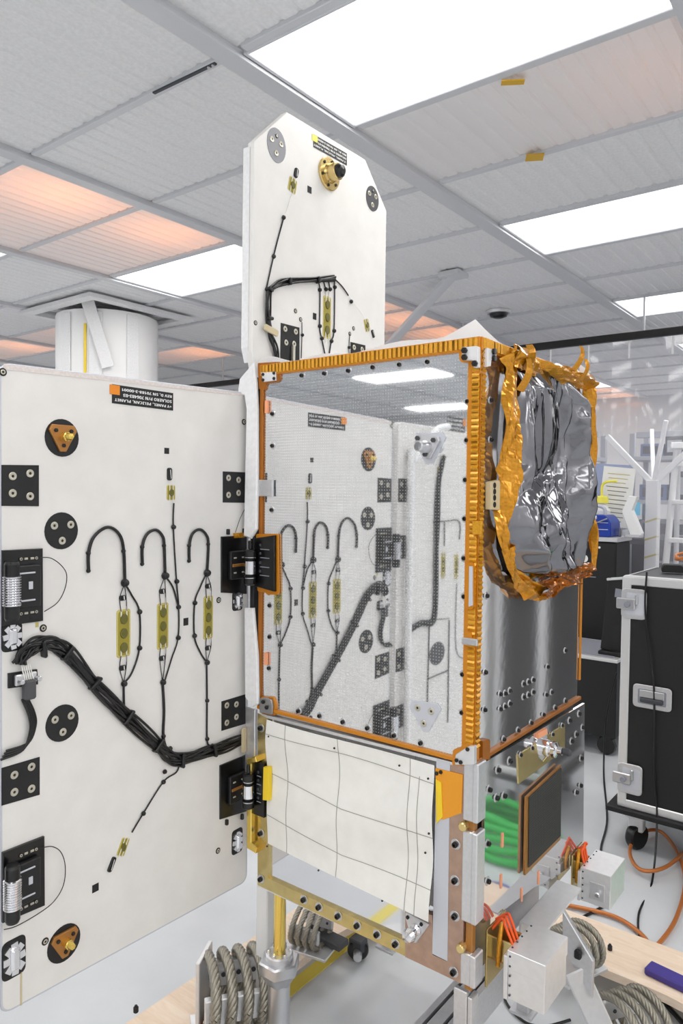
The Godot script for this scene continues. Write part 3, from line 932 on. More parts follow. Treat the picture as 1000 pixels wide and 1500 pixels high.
	# white stitched blanket over the lower front
	var corners: Array = [Vector2(-0.5486, 0.9455), Vector2(-0.0841, 0.9461), Vector2(-0.0832, 0.6308), Vector2(-0.545, 0.6419)]
	var bl := sheet(36, 26, func(u: float, v: float) -> Vector3:
		var a: Vector2 = corners[0].lerp(corners[1], u)
		var b: Vector2 = corners[3].lerp(corners[2], u)
		var p := a.lerp(b, v)
		var z := 0.006 + 0.004 * sin(u * 7.0 + v * 3.0) * sin(v * 5.0 + 1.0) + 0.0035 * sin(v * 11.0 + u * 4.0) + 0.012 * v * v * u
		return Vector3(p.x, p.y, z), false)
	var blk := mi("blanket", bl, M.blanket, s)
	var lines := [[[0.14, 0.0], [0.145, 0.5], [0.14, 1.0]], [[0.47, 0.0], [0.475, 0.5], [0.47, 1.0]], [[0.875, 0.0], [0.87, 0.5], [0.872, 1.0]], [[0.925, 0.1], [0.92, 0.55], [0.925, 1.0]],
		[[0.0, 0.11], [0.5, 0.10], [1.0, 0.12]], [[0.0, 0.42], [0.5, 0.49], [1.0, 0.47]], [[0.0, 0.76], [0.5, 0.83], [1.0, 0.80]]]
	for ln in lines:
		var pts := []
		for k in 25:
			var t := k / 24.0 * 2.0
			var i := mini(int(t), 1)
			var u: float = lerpf(ln[i][0], ln[i + 1][0], t - i)
			var v: float = lerpf(ln[i][1], ln[i + 1][1], t - i)
			var a: Vector2 = corners[0].lerp(corners[1], u)
			var b: Vector2 = corners[3].lerp(corners[2], u)
			var p := a.lerp(b, v)
			pts.append(Vector3(p.x, p.y, 0.0065 + 0.004 * sin(u * 7.0 + v * 3.0) * sin(v * 5.0 + 1.0) + 0.0035 * sin(v * 11.0 + u * 4.0) + 0.012 * v * v * u))
		mi("seam", tube(pts, 0.0007, 5, 0), M.seam, blk)
	for p in [Vector2(-0.5369, 0.908), Vector2(-0.4565, 0.9255), Vector2(-0.3368, 0.9252), Vector2(-0.1643, 0.9281), Vector2(-0.0947, 0.9182), Vector2(-0.0911, 0.8064), Vector2(-0.0985, 0.7645), Vector2(-0.1092, 0.6354), Vector2(-0.2026, 0.6278), Vector2(-0.3781, 0.6349), Vector2(-0.5382, 0.6407)]:
		mi("button", rod(0.0022, 0.003, 0.0005, 10), M.hole, blk, Vector3(p.x, p.y, 0.010))
	var yt := mi("yellow_tab", extrude([Vector2(-0.5495, 0.8318), Vector2(-0.5316, 0.8362), Vector2(-0.5306, 0.7549), Vector2(-0.5508, 0.751)], 0.004, 0.016, 0.001), M.yellow, s)
	yt.set_meta("label", "yellow plastic tab")
	# ball mount at the lower right of the front
	tb = mi("ball_mount", extrude([Vector2(-0.1456, 0.6235), Vector2(-0.0894, 0.6171), Vector2(-0.1195, 0.5668), Vector2(-0.1294, 0.5644), Vector2(-0.147, 0.6113)], 0.002, 0.008, 0.001), M.silver_soft, s)
	var bc: Vector2 = Vector2(-0.1184, 0.5975)
	mi("ball", lathe([Vector2(0.012, 0), Vector2(0.012, 0.006), Vector2(0.007, 0.01), Vector2(0.007, 0.016), Vector2(0.012, 0.02), Vector2(0.0145, 0.028), Vector2(0.011, 0.038), Vector2(0, 0.042)], 18, "ballmount"), M.chrome, tb, Vector3(bc.x, bc.y, 0.008))
	for p in [Vector2(-0.1403, 0.6138), Vector2(-0.1071, 0.6118), Vector2(-0.1246, 0.5749)]:
		hex_bolt(tb, Vector3(p.x, p.y, 0.008), Basis(), 0.004, 0.003, M.hole)
	# corner post in three lengths with notches between
	for y in [[1116, 1200], [1218, 1352], [1398, 1442]]:
		var a: Vector3 = [Vector3(-0.0045, 0.9708, 0), Vector3(-0.0019, 0.8331, 0), Vector3(0.0027, 0.5891, 0)][[1116, 1218, 1398].find(y[0])]
		var b: Vector3 = [Vector3(-0.0023, 0.8534, 0), Vector3(0.0015, 0.6516, 0), Vector3(0.0039, 0.5251, 0)][[1116, 1218, 1398].find(y[0])]
		var st := new_st()
		add_box(st, Vector3(-0.008, 0, -0.002), Vector3(0.022, a.y - b.y, 0.014), 0.002)
		add_box(st, Vector3(0.008, 0, -0.012), Vector3(0.012, a.y - b.y, 0.036), 0.002)
		mi("corner_post", st.commit(), M.silver_soft, s, Vector3(0, (a.y + b.y) / 2, 0))
	bx("corner_post", s, Vector3(-0.006, 0.735, -0.012), Vector3(0.016, 0.45, 0.016), M.bronze, 0.002)
	for y in [0.842, 0.598]:
		mi("notch_pin", rod(0.009, 0.02, 0.002, 16), M.gold, s, Vector3(-0.016, y, -0.006))
	# lower right side
	var rp := mi("side_plate", extrude([Vector2(0.0472, 0.9581), Vector2(0.6242, 0.9466), Vector2(0.6371, 0.5729), Vector2(0.6011, 0.572), Vector2(0.5933, 0.5351), Vector2(0.4235, 0.5613), Vector2(0.3067, 0.5897), Vector2(0.1604, 0.6082), Vector2(0.0509, 0.627)], -0.004, 0.002), M.mirror_plain, s, Vector3.ZERO, side())
	for p in [Vector2(0.1043, 0.9257), Vector2(0.1602, 0.9282), Vector2(0.0648, 0.8969), Vector2(0.1003, 0.8684), Vector2(0.1363, 0.8608), Vector2(0.063, 0.7866), Vector2(0.0661, 0.7077), Vector2(0.5795, 0.93), Vector2(0.6073, 0.8873), Vector2(0.5117, 0.9288), Vector2(0.5626, 0.8808), Vector2(0.602, 0.8074), Vector2(0.6014, 0.7353), Vector2(0.5292, 0.872), Vector2(0.5718, 0.7268)]:
		cap_bolt(rp, Vector3(p.x, p.y, 0.002), Basis(), 0.006)
	mi("gold_plate", extrude([Vector2(0.1981, 0.9292), Vector2(0.3018, 0.9282), Vector2(0.3153, 0.8928), Vector2(0.3443, 0.8732), Vector2(0.3768, 0.8818), Vector2(0.3743, 0.9282), Vector2(0.4792, 0.9282), Vector2(0.4829, 0.8621), Vector2(0.2082, 0.8629)], 0.002, 0.004, 0.0005), M.frame_gold, s, Vector3.ZERO, side())
	for p in [Vector2(0.2124, 0.9266), Vector2(0.2751, 0.9245), Vector2(0.3956, 0.9243), Vector2(0.4564, 0.9305)]:
		cap_bolt(s, on_side(p, 0.004), side(), 0.0045)
	mi("copper_tab", extrude([Vector2(0.3007, 0.9521), Vector2(0.3526, 0.95), Vector2(0.3574, 0.9358), Vector2(0.3052, 0.9383)], 0.002, 0.008), M.peach, s, Vector3.ZERO, side())
	var kc: Vector2 = Vector2(0.3508, 0.9053)
	var kn := mi("side_knob", lathe([Vector2(0.02, 0), Vector2(0.02, 0.012), Vector2(0.017, 0.016), Vector2(0.019, 0.022), Vector2(0.019, 0.03), Vector2(0.01, 0.034), Vector2(0.01, 0.045), Vector2(0, 0.047)], 12, "knob"), M.chrome, s, on_side(kc, 0.002), side())
	mi("knob_tip", rod(0.008, 0.02, 0.003, 12), M.grey_dark, kn, Vector3(0, 0, 0.045))
	# antenna tile
	var ant := mi("antenna_panel", extrude([Vector2(0.235, 0.8269), Vector2(0.4392, 0.8389), Vector2(0.4449, 0.6527), Vector2(0.2358, 0.6512)], 0.006, 0.011), M.bronze, s, Vector3.ZERO, side())
	mi("antenna_face", extrude([Vector2(0.2462, 0.8232), Vector2(0.4351, 0.8334), Vector2(0.4398, 0.6647), Vector2(0.2499, 0.664)], 0.011, 0.013), M.antenna, ant)
	var ac: Array = [Vector2(0.2462, 0.8232), Vector2(0.4351, 0.8334), Vector2(0.4398, 0.6647), Vector2(0.2499, 0.664)]
	var gr := new_st()
	for k in 21:
		var t := k / 20.0
		add_tube(gr, [v3(ac[0].lerp(ac[1], t), 0.0132), v3(ac[3].lerp(ac[2], t), 0.0132)], 0.0007, 4)
	for k in 29:
		var t := k / 28.0
		add_tube(gr, [v3(ac[0].lerp(ac[3], t), 0.0132), v3(ac[1].lerp(ac[2], t), 0.0132)], 0.0007, 4)
	mi("antenna_lattice", gr.commit(), M.lattice, ant)
	bx("antenna_standoff", s, on_side(Vector2(0.339, 0.7378), 0.0035), Vector3(0.005, 0.12, 0.08), M.grey_light, 0.002)
	# side tabs of copper tape
	for p in [Vector2(0.1336, 0.7669), Vector2(0.1307, 0.6803), Vector2(0.3337, 0.6024), Vector2(0.238, 0.6039)]:
		mi("copper_tab", extrude(rrect(p, 0.006, 0.03), 0.002, 0.004), M.peach, s, Vector3.ZERO, side())
	# hinge rail on the left edge
	bx("hinge_rail", s, Vector3(-WID - 0.018, (MID + TOP) / 2, -0.004), Vector3(0.014, TOP - MID - 0.05, 0.02), M.black, 0.002)
	bx("hinge_rail", s, Vector3(-WID - 0.026, 0.86, -0.006), Vector3(0.034, 0.2, 0.012), M.silver_soft, 0.002)
	mi("hinge_guard", extrude([Vector2(-0.6027, 0.841), Vector2(-0.5726, 0.8532), Vector2(-0.5679, 0.8408), Vector2(-0.5863, 0.8314), Vector2(-0.584, 0.6383), Vector2(-0.5654, 0.6305), Vector2(-0.5698, 0.6155), Vector2(-0.6002, 0.6197)], -0.004, 0.02, 0.002), M.brass, s)
	# white covers along the hinge
	for q in [[Vector2(-0.6529, 1.7337), Vector2(-0.6462, 1.7701), Vector2(-0.5975, 1.8072), Vector2(-0.5901, 1.7589), Vector2(-0.5848, 1.6927), Vector2(-0.5828, 1.5278), Vector2(-0.5837, 1.4035), Vector2(-0.6019, 1.3794), Vector2(-0.6277, 1.3848), Vector2(-0.6218, 1.6949), Vector2(-0.6292, 1.7287)], [Vector2(-0.6234, 1.2077), Vector2(-0.593, 1.211), Vector2(-0.5778, 1.0957), Vector2(-0.5741, 0.979), Vector2(-0.5925, 0.967), Vector2(-0.6186, 0.9876)]]:
		mi("hinge_cover", extrude(q, 0.004, 0.012, 0.003), M.white_cloth, s)
	# hinge leaves on the body side
	for q in [[[Vector2(-0.588, 1.3817), Vector2(-0.5251, 1.3914), Vector2(-0.5234, 1.2578), Vector2(-0.5867, 1.2652)], Vector2(-0.6081, 1.3153), 0.088], [[Vector2(-0.5863, 0.8381), Vector2(-0.5519, 0.8379), Vector2(-0.5503, 0.7059), Vector2(-0.5848, 0.7062)], Vector2(-0.6066, 0.7684), 0.1]]:
		var leaf := mi("hinge_leaf", extrude(q[0], 0.003, 0.012, 0.001), M.black_gloss, s)
		var lc := Vector2.ZERO
		for p in q[0]: lc += p / 4.0
		for k in [-0.9, -0.3, 0.35, 0.95]:
			bx("leaf_rib", leaf, Vector3(lc.x + 0.002, lc.y + 0.034 * k, 0.0125), Vector3(0.03 if q[2] < 0.09 else 0.014, 0.002, 0.002), M.grey_mid, 0.0005)
			hex_bolt(leaf, Vector3(lc.x - 0.012 if q[2] < 0.09 else lc.x, lc.y + 0.034 * k + 0.01, 0.012), Basis(), 0.0035, 0.003, M.grey_dark)
	for q in [Vector2(-0.6081, 1.312), Vector2(-0.6078, 0.7681)]:
		var h := 0.086
		var hb2 := mi("hinge_barrel", lathe([Vector2(0, -h * 0.5), Vector2(0.010, -h * 0.5), Vector2(0.0145, -h * 0.46), Vector2(0.0145, -h * 0.25), Vector2(0.011, -h * 0.23), Vector2(0.011, h * 0.23), Vector2(0.0145, h * 0.25), Vector2(0.0145, h * 0.46), Vector2(0.010, h * 0.5), Vector2(0, h * 0.5)], 20), M.black_gloss, s, Vector3(q.x + 0.021, q.y, 0.028), upright())
		mi("sleeve", lathe([Vector2(0.0128, -h * 0.19), Vector2(0.0142, -h * 0.18), Vector2(0.0142, h * 0.18), Vector2(0.0128, h * 0.19)], 20), M.chrome, hb2)
		mi("pin_head", rod(0.005, 0.022, 0.002, 10), M.black_gloss, hb2, Vector3(0, 0, h * 0.5))
		for ey in [-0.36, 0.36]:
			mi("bright_ring", lathe([Vector2(0.0144, -0.001), Vector2(0.0152, -0.0006), Vector2(0.0152, 0.0006), Vector2(0.0144, 0.001)], 20, "hinge_ring"), M.chrome, hb2, Vector3(0, 0, ey * h * 0.8))
	mi("leaf_tape", extrude(rounded([Vector2(-0.5927, 1.3915), Vector2(-0.5207, 1.3948), Vector2(-0.5167, 1.2502), Vector2(-0.5545, 1.2466), Vector2(-0.5591, 1.2511), Vector2(-0.5865, 1.2518)], 0.006), -0.002, 0.003), M.amber_edge, s)
	# thruster brackets and boxes
	thruster(s, -0.055, [Vector3(0.0553, 0.5922, -0.055), Vector3(0.1314, 0.5894, -0.055)], 0.0, 0.115)
	thruster(s, -0.54, [Vector3(0.031, 0.5526, -0.54), Vector3(0.1043, 0.5511, -0.54)], 1.0, 0.115)

func v3(p: Vector2, z: float) -> Vector3:
	return Vector3(p.x, p.y, z)

func thruster(s: Node3D, z: float, top: Array, kind: float, depth: float) -> void:
	var x0: float = top[0].x
	var x1: float = top[1].x
	var y: float = (top[0].y + top[1].y) * 0.5
	var hh := 0.098 if kind < 0.5 else 0.085
	var b := bx("thruster_box", s, Vector3((x0 + x1) / 2, y - hh / 2, z - depth / 2), Vector3(x1 - x0, hh, depth), M.alu, 0.0015)
	bx("lid", b, Vector3(0, hh / 2 - 0.018, 0), Vector3(x1 - x0 + 0.003, 0.038, depth + 0.003), M.alu, 0.001)
	bx("flange", b, Vector3(-(x1 - x0) / 2 - 0.003, -0.004, 0), Vector3(0.008, hh - 0.01, depth + 0.012), M.alu, 0.001)
	for k in 5:
		mi("screw", rod(0.0022, 0.002, 0.0005, 8), M.grey_dark, b, Vector3(-(x1 - x0) / 2 + 0.004, hh / 2 + 0.0008, depth * (0.4 - 0.2 * k)), upright())
		mi("screw", rod(0.0022, 0.002, 0.0005, 8), M.grey_dark, b, Vector3(-(x1 - x0) / 2 + 0.005, hh * (0.4 - 0.2 * k), depth / 2 + 0.001))
	if kind > 0.5:
		bx("recess_plate", b, Vector3(0.005, -0.005, depth / 2 + 0.002), Vector3((x1 - x0) * 0.5, hh * 0.5, 0.004), M.silver_soft, 0.001)
		mi("nozzle", rod(0.007, 0.012, 0.002, 12), M.chrome, b, Vector3(0.008, -0.008, depth / 2 + 0.003))
	# gold bracket from the body to the box
	var br := bx("thruster_bracket", s, Vector3((x0 + 0.004) / 2, y - 0.02, z - 0.02), Vector3(maxf(0.02, x0 - 0.004), 0.045, 0.006), M.frame_gold, 0.002)
	bx("bracket_web", br, Vector3(0, 0.0, -0.045), Vector3(maxf(0.02, x0 - 0.004), 0.045, 0.006), M.bronze, 0.002)
	bx("bracket_floor", br, Vector3(0, -0.022, -0.022), Vector3(maxf(0.02, x0 - 0.004), 0.005, 0.05), M.bronze, 0.001)
	bx("bracket_plate", br, Vector3(-x0 / 2 + 0.003, -0.02, -0.03), Vector3(0.004, 0.12, 0.09), M.frame_gold, 0.001)
	for w in 3:
		var p := Vector3(0.004, y + 0.008 + 0.006 * w, z - 0.03 - 0.01 * w)
		mi("orange_lead", tube([p, p + Vector3(0.02, 0.025 - 0.005 * w, -0.008), p + Vector3(x0 * 0.6, 0.02, 0.004), Vector3(x0, y + 0.002, z - 0.02 - 0.012 * w)], 0.003, 7, 6), M.orange_wire, s)
	mi("amber_tie", tube([Vector3(x0 * 0.5, y + 0.03, z - 0.03), Vector3(x0 * 0.55, y - 0.005, z - 0.012), Vector3(x0 * 0.5, y - 0.05, z - 0.014)], 0.005, 6, 5), M.tape, s)

# ---------------------------------------------------------------- the open door panel
func spring_hinge(d: Node3D, poly: Array, c: Vector2, barrel: Vector2, h: float) -> void:
	# black hinge block near the outer edge: plate, raised body, spring barrel, rails and screws
	var o := mi("outer_hinge", extrude(poly, 0, 0.006, 0.001), M.black_gloss, d)
	bx("hinge_body", o, Vector3(c.x, c.y, 0.012), Vector3(0.05, h * 0.62, 0.012), M.black, 0.002)
	bx("window", o, Vector3(c.x + 0.004, c.y + 0.002, 0.0185), Vector3(0.008, 0.014, 0.002), M.grey_light, 0.0005)
	for k in [-1.0, 1.0]:
		bx("rail", o, Vector3(c.x - 0.004, c.y + k * h * 0.2, 0.0185), Vector3(0.034, 0.003, 0.002), M.grey_light, 0.0008)
		for j in 2:
			ring_screw(o, c + Vector2(-0.008 + 0.03 * j, k * h * 0.40), 0.006, 0.0045)
			bx("tab", o, Vector3(c.x + 0.002 + 0.012 * j, c.y + k * h * 0.40, 0.0065), Vector3(0.007, 0.004, 0.002), M.bolt, 0.0005)
	var b := mi("spring_barrel", lathe([Vector2(0, -h * 0.42), Vector2(0.011, -h * 0.42), Vector2(0.013, -h * 0.38), Vector2(0.013, h * 0.38), Vector2(0.011, h * 0.42), Vector2(0, h * 0.42)], 20), M.black_gloss, o, v3(barrel, 0.026), upright())
	for k in 12:
		mi("coil", lathe([Vector2(0.013, -0.0022), Vector2(0.0158, -0.001), Vector2(0.0158, 0.001), Vector2(0.013, 0.0022)], 20, "coil"), M.chrome, b, Vector3(0, 0, (k - 5.5) * h * 0.036))

func disc_fitting(d: Node3D, c: Vector2, r: float, turn: float, ring := Vector2.INF) -> void:
	var o := round_pad(d, c, r, [], M.black, "round_mount")
	mi("triangle_plate", extrude(triangle_poly(c + Vector2(0, 0.004), r * 0.86, 0.2, turn), 0.0012, 0.006, 0.001), M.bronze, o)
	mi("nut", lathe([Vector2(0, 0), Vector2(0.0095, 0), Vector2(0.0095, 0.01), Vector2(0.008, 0.012), Vector2(0.006, 0.022), Vector2(0, 0.023)], 6, "nutmount"), M.brass, o, v3(c + Vector2(0.002, 0.002), 0.006))
	for k in 3:
		var a := -PI / 2 + TAU * k / 3.0 + turn
		hex_bolt(o, v3(c + Vector2(cos(a), sin(a)) * r * 0.52 + Vector2(0, 0.004), 0.006), Basis(), 0.004, 0.003, M.hole)

func cane(d: Node3D, hook: Array, knot: Vector2, tipr := 0.004) -> void:
	wire(d, hook, 0.0034, "hooked_cable", null, 0.004)
	blob(d, hook[0], 0.0048, "cable_tip")
	blob(d, hook[1], 0.0052)
	blob(d, hook[hook.size() - 2], 0.005)
	blob(d, knot, 0.0096, "tie", 0.004)

func build_door() -> void:
	var d := thing("side_panel", "white satellite side panel swung open on hinges, with black pads and looped cables", "panel", Vector3(-0.6299, 0.5, 0.3), 1.59850)
	var outline := rounded([Vector2(-0.3205, 1.2169), Vector2(0.3142, 1.2359), Vector2(0.3209, 0.0084), Vector2(-0.3206, 0.0387)], 0.022, 6)
	mi("panel_sheet", extrude(outline, -0.022, 0.0, 0.0015), M.panel, d)
	var rim := to3(outline, -0.003)
	rim.append(rim[0])
	mi("edge_trim", tube(rim, 0.0032, 6, 0), M.grey_light, d)
	var top: Array = [Vector2(-0.3155, 1.2177), Vector2(0.3045, 1.2348), Vector2(0.3046, 1.229), Vector2(-0.3155, 1.208)]
	mi("edge_tape", extrude(top, 0.0, 0.0008), M.edge, d)
	for p in [Vector2(-0.3168, 1.203), Vector2(0.298, 1.1655), Vector2(0.2163, 0.7345), Vector2(-0.2392, 0.7341), Vector2(0.2197, 0.126), Vector2(-0.2352, 0.1313)]:
		ring_screw(d, p)
	var la: Array = [Vector2(-0.0899, 1.2094), Vector2(0.0725, 1.213), Vector2(0.0728, 1.1725), Vector2(-0.0832, 1.1687)]
	var lc: Vector2 = (la[0] + la[1] + la[2] + la[3]) / 4.0
	var lw: float = (la[1] - la[0]).length() * 0.985
	name_plate(d, lc, lw, (la[1].y - la[2].y) * 0.95, 0.0, [["+Y PANEL, PELICAN, PLANET", 0.93], ["SOLAERO P/N 706483-03", 0.8], ["REV D, SN 70188-3-00001", 0.82]], M.orange)
	disc_fitting(d, Vector2(-0.2, 1.0938), 0.036, 0.0)
	disc_fitting(d, Vector2(-0.1952, 0.1077), 0.036, 0.0)
	round_pad(d, Vector2(-0.2011, 0.9161), 0.0355, [Vector2(-0.2165, 0.9264), Vector2(-0.1816, 0.9273), Vector2(-0.1999, 0.897)], M.black)
	round_pad(d, Vector2(-0.1991, 0.5436), 0.0355, [Vector2(-0.2151, 0.5543), Vector2(-0.1805, 0.5537), Vector2(-0.1983, 0.5261)], M.black)
	square_pad(d, [Vector2(-0.3197, 1.0381), Vector2(-0.248, 1.04), Vector2(-0.2481, 0.9637), Vector2(-0.3198, 0.9651)], [Vector2(-0.2993, 1.0185), Vector2(-0.2657, 1.0243), Vector2(-0.2994, 0.9877), Vector2(-0.2657, 0.9822)])
	square_pad(d, [Vector2(0.2269, 1.0418), Vector2(0.3091, 1.0416), Vector2(0.3088, 0.9662), Vector2(0.2276, 0.9676)], [Vector2(0.2453, 1.0267), Vector2(0.2797, 1.0224), Vector2(0.2457, 0.9856), Vector2(0.2801, 0.9907)])
	square_pad(d, [Vector2(0.2277, 0.4877), Vector2(0.3105, 0.4868), Vector2(0.3114, 0.4124), Vector2(0.2284, 0.4161)], [Vector2(0.2451, 0.4745), Vector2(0.278, 0.4694), Vector2(0.2455, 0.4317), Vector2(0.2784, 0.4379)])
	square_pad(d, [Vector2(-0.3209, 0.4926), Vector2(-0.2467, 0.4914), Vector2(-0.2468, 0.4192), Vector2(-0.321, 0.4241)], [Vector2(-0.297, 0.4727), Vector2(-0.2635, 0.4777), Vector2(-0.2971, 0.4411), Vector2(-0.2636, 0.4364)])
	square_mark(d, Vector2(0.0559, 1.082))
	square_mark(d, Vector2(0.1138, 0.6969), 0.014, 0.017)
	square_mark(d, Vector2(-0.1239, 0.1862), 0.015, 0.016)
	# cable loops and taped parts
	oblong(d, Vector2(0.0632, 1.0312), 0.013, 0.028)
	tape_patch(d, Vector2(0.0681, 0.9904), 0.024, 0.033, 1)
	wire(d, [Vector2(0.075, 0.9671), Vector2(0.0738, 0.9147), Vector2(0.0838, 0.792), Vector2(0.0904, 0.7336), Vector2(0.0892, 0.6643), Vector2(0.0704, 0.6198), Vector2(0.0513, 0.5731)], 0.0017)
	for p in [Vector2(0.0738, 0.914), Vector2(0.0838, 0.792), Vector2(0.0894, 0.7337), Vector2(0.0892, 0.6643)]:
		blob(d, p, 0.0062)
	cane(d, [Vector2(-0.1434, 0.8345), Vector2(-0.1435, 0.8698), Vector2(-0.131, 0.9018), Vector2(-0.0989, 0.9198), Vector2(-0.0707, 0.9034), Vector2(-0.0598, 0.8688), Vector2(-0.0568, 0.8031)], Vector2(-0.0568, 0.8024))
	cane(d, [Vector2(-0.0119, 0.8382), Vector2(-0.0121, 0.8747), Vector2(-0.0008, 0.9004), Vector2(0.023, 0.9098), Vector2(0.0418, 0.8956), Vector2(0.047, 0.8744), Vector2(0.0499, 0.808)], Vector2(0.0499, 0.808))
	cane(d, [Vector2(0.1198, 0.8354), Vector2(0.1195, 0.8705), Vector2(0.1288, 0.8965), Vector2(0.1508, 0.9059), Vector2(0.1709, 0.8932), Vector2(0.1785, 0.8704), Vector2(0.1749, 0.8034)], Vector2(0.1749, 0.8034))
	for q in [[Vector2(-0.0568, 0.7988), Vector2(-0.0601, 0.7711), Vector2(-0.0573, 0.6967), 0.0345, 0.100, Vector2(-0.0596, 0.6247), Vector2(-0.0578, 0.5913)], [Vector2(0.0499, 0.805), Vector2(0.0444, 0.7739), Vector2(0.0467, 0.6967), 0.032, 0.102, Vector2(0.0452, 0.6259), Vector2(0.0455, 0.5728)], [Vector2(0.175, 0.8002), Vector2(0.1806, 0.7716), Vector2(0.1823, 0.6973), 0.030, 0.102, Vector2(0.1819, 0.6255), Vector2(0.1767, 0.5924)]]:
		tape_patch(d, q[2], q[3], q[4], 3)
		for o in [q[1], q[5]]:
			oblong(d, o, 0.017, 0.011, 0.0)
		for sx in [-1.0, 1.0]:
			wire(d, [q[0], q[1] + Vector2(sx * 0.008, 0.0), q[2] + Vector2(sx * 0.007, q[4] * 0.46)], 0.0009)
			wire(d, [q[6], q[5] + Vector2(sx * 0.008, 0.0), q[2] + Vector2(sx * 0.007, -q[4] * 0.46)], 0.0009)
		blob(d, q[6], 0.0072, "tie", 0.004)
	wire(d, [Vector2(-0.0568, 0.8024), Vector2(-0.0377, 0.7739), Vector2(-0.0181, 0.7367), Vector2(-0.0178, 0.6592), Vector2(-0.037, 0.6102), Vector2(-0.0578, 0.5913)], 0.002)
	wire(d, [Vector2(0.0499, 0.808), Vector2(0.0733, 0.78), Vector2(0.0894, 0.7337)], 0.002)
	wire(d, [Vector2(0.1749, 0.8034), Vector2(0.1549, 0.7718), Vector2(0.1383, 0.7372), Vector2(0.1378, 0.6614), Vector2(0.1561, 0.6202), Vector2(0.1767, 0.5924)], 0.002)
	for p in [Vector2(-0.0181, 0.7367), Vector2(-0.0178, 0.6592), Vector2(0.1383, 0.7372), Vector2(0.1378, 0.6614)]:
		blob(d, p, 0.0062)
	wire(d, [Vector2(-0.0578, 0.5913), Vector2(-0.0566, 0.545), Vector2(-0.0524, 0.5252)], 0.0024)
	wire(d, [Vector2(0.0455, 0.5728), Vector2(0.0497, 0.5095), Vector2(0.0481, 0.452), Vector2(0.0579, 0.4186)], 0.0032)
	wire(d, [Vector2(0.1767, 0.5924), Vector2(0.1786, 0.5014), Vector2(0.1793, 0.4102), Vector2(0.1883, 0.3915)], 0.0022)
	for p in [Vector2(0.1786, 0.5014), Vector2(0.1793, 0.4102), Vector2(0.0481, 0.452), Vector2(0.0677, 0.419)]:
		blob(d, p, 0.0055)
	# the main cable bundle with its straps
	bundle(d, [Vector2(-0.2894, 0.6762), Vector2(-0.2815, 0.6949), Vector2(-0.2599, 0.7052), Vector2(-0.2294, 0.7054), Vector2(-0.1947, 0.6838), Vector2(-0.1336, 0.6072), Vector2(-0.0454, 0.5148), Vector2(0.033, 0.4318), Vector2(0.0678, 0.4004), Vector2(0.1099, 0.3834), Vector2(0.1928, 0.3804), Vector2(0.273, 0.378), Vector2(0.3292, 0.3748)], 0.029, 10, 11)
	var ties: Array = [Vector2(-0.2434, 0.696), Vector2(-0.1932, 0.6796), Vector2(-0.1312, 0.608), Vector2(-0.0498, 0.5203), Vector2(0.0292, 0.4374), Vector2(0.0977, 0.3839), Vector2(0.1972, 0.3791)]
	var dirs := [0.1, -0.75, -0.9, -0.78, -0.85, 0.0, 0.2]
	for k in ties.size():
		harness_tie(d, ties[k], dirs[k], 0.028)
	mi("strap_guide", extrude(rrect(Vector2(0.2922, 0.3788), 0.014, 0.062, 0.006), 0.012, 0.017, 0.001), M.beige, d)
	wire(d, [Vector2(0.0958, 0.3766), Vector2(0.0858, 0.3593), Vector2(0.0487, 0.3494), Vector2(-0.0059, 0.2982), Vector2(-0.0357, 0.2676)], 0.0017)
	for p in [Vector2(0.0524, 0.3712), Vector2(0.0487, 0.3494), Vector2(-0.0059, 0.2982)]:
		blob(d, p, 0.0055)
	tape_patch(d, Vector2(-0.0566, 0.2442), 0.021, 0.036, 1, -0.45)
	oblong(d, Vector2(-0.0855, 0.2189), 0.011, 0.030, -0.5)
	# connector on the left
	var cn := mi("connector", extrude([Vector2(-0.309, 0.6625), Vector2(-0.2531, 0.6591), Vector2(-0.2517, 0.6306), Vector2(-0.3091, 0.6351)], 0, 0.004), M.black, d)
	var cb: Vector2 = Vector2(-0.2756, 0.6279)
	bx("connector_plate", cn, v3(Vector2(-0.2789, 0.6477), 0.008), Vector3(0.042, 0.02, 0.008), M.silver_soft, 0.002)
	bx("connector_shell", cn, v3(cb, 0.014), Vector3(0.022, 0.036, 0.016), M.graphite, 0.003)
	for k in 5:
		var p: Vector2 = Vector2(-0.2868, 0.6732)
		mi("white_lead", tube([v3(p + Vector2(0.004 * k, 0), 0.008), v3(cb + Vector2(-0.008 + 0.004 * k, 0.018), 0.014)], 0.0013, 6, 4), M.white_wire, cn)
	for sx in [-1.0, 1.0]:
		mi("jack_screw", rod(0.0045, 0.012, 0.001, 10), M.silver, cn, v3(Vector2(-0.2762, 0.6458) + Vector2(sx * 0.017, 0), 0.012))
	for k in 4:
		var q: Array = [Vector2(-0.2803, 0.6112), Vector2(-0.2668, 0.5787), Vector2(-0.2642, 0.5524), Vector2(-0.279, 0.5219), Vector2(-0.3208, 0.5174)]
		var pts := []
		for j in 5:
			pts.append(v3(q[j] + Vector2((k - 1.5) * 0.004, (k - 1.5) * 0.002 * j * 0.5), 0.009 - 0.001 * k))
		mi("connector_cable", tube(pts, 0.0024, 7, 6), M.cable, cn)
	# hinges
	spring_hinge(d, [Vector2(-0.32, 0.8858), Vector2(-0.2426, 0.885), Vector2(-0.242, 0.7487), Vector2(-0.3203, 0.7497)], Vector2(-0.2787, 0.818), Vector2(-0.3151, 0.8143), 0.125)
	spring_hinge(d, [Vector2(-0.3212, 0.3392), Vector2(-0.2394, 0.338), Vector2(-0.2387, 0.2045), Vector2(-0.3215, 0.2099)], Vector2(-0.2794, 0.271), Vector2(-0.3149, 0.2687), 0.125)
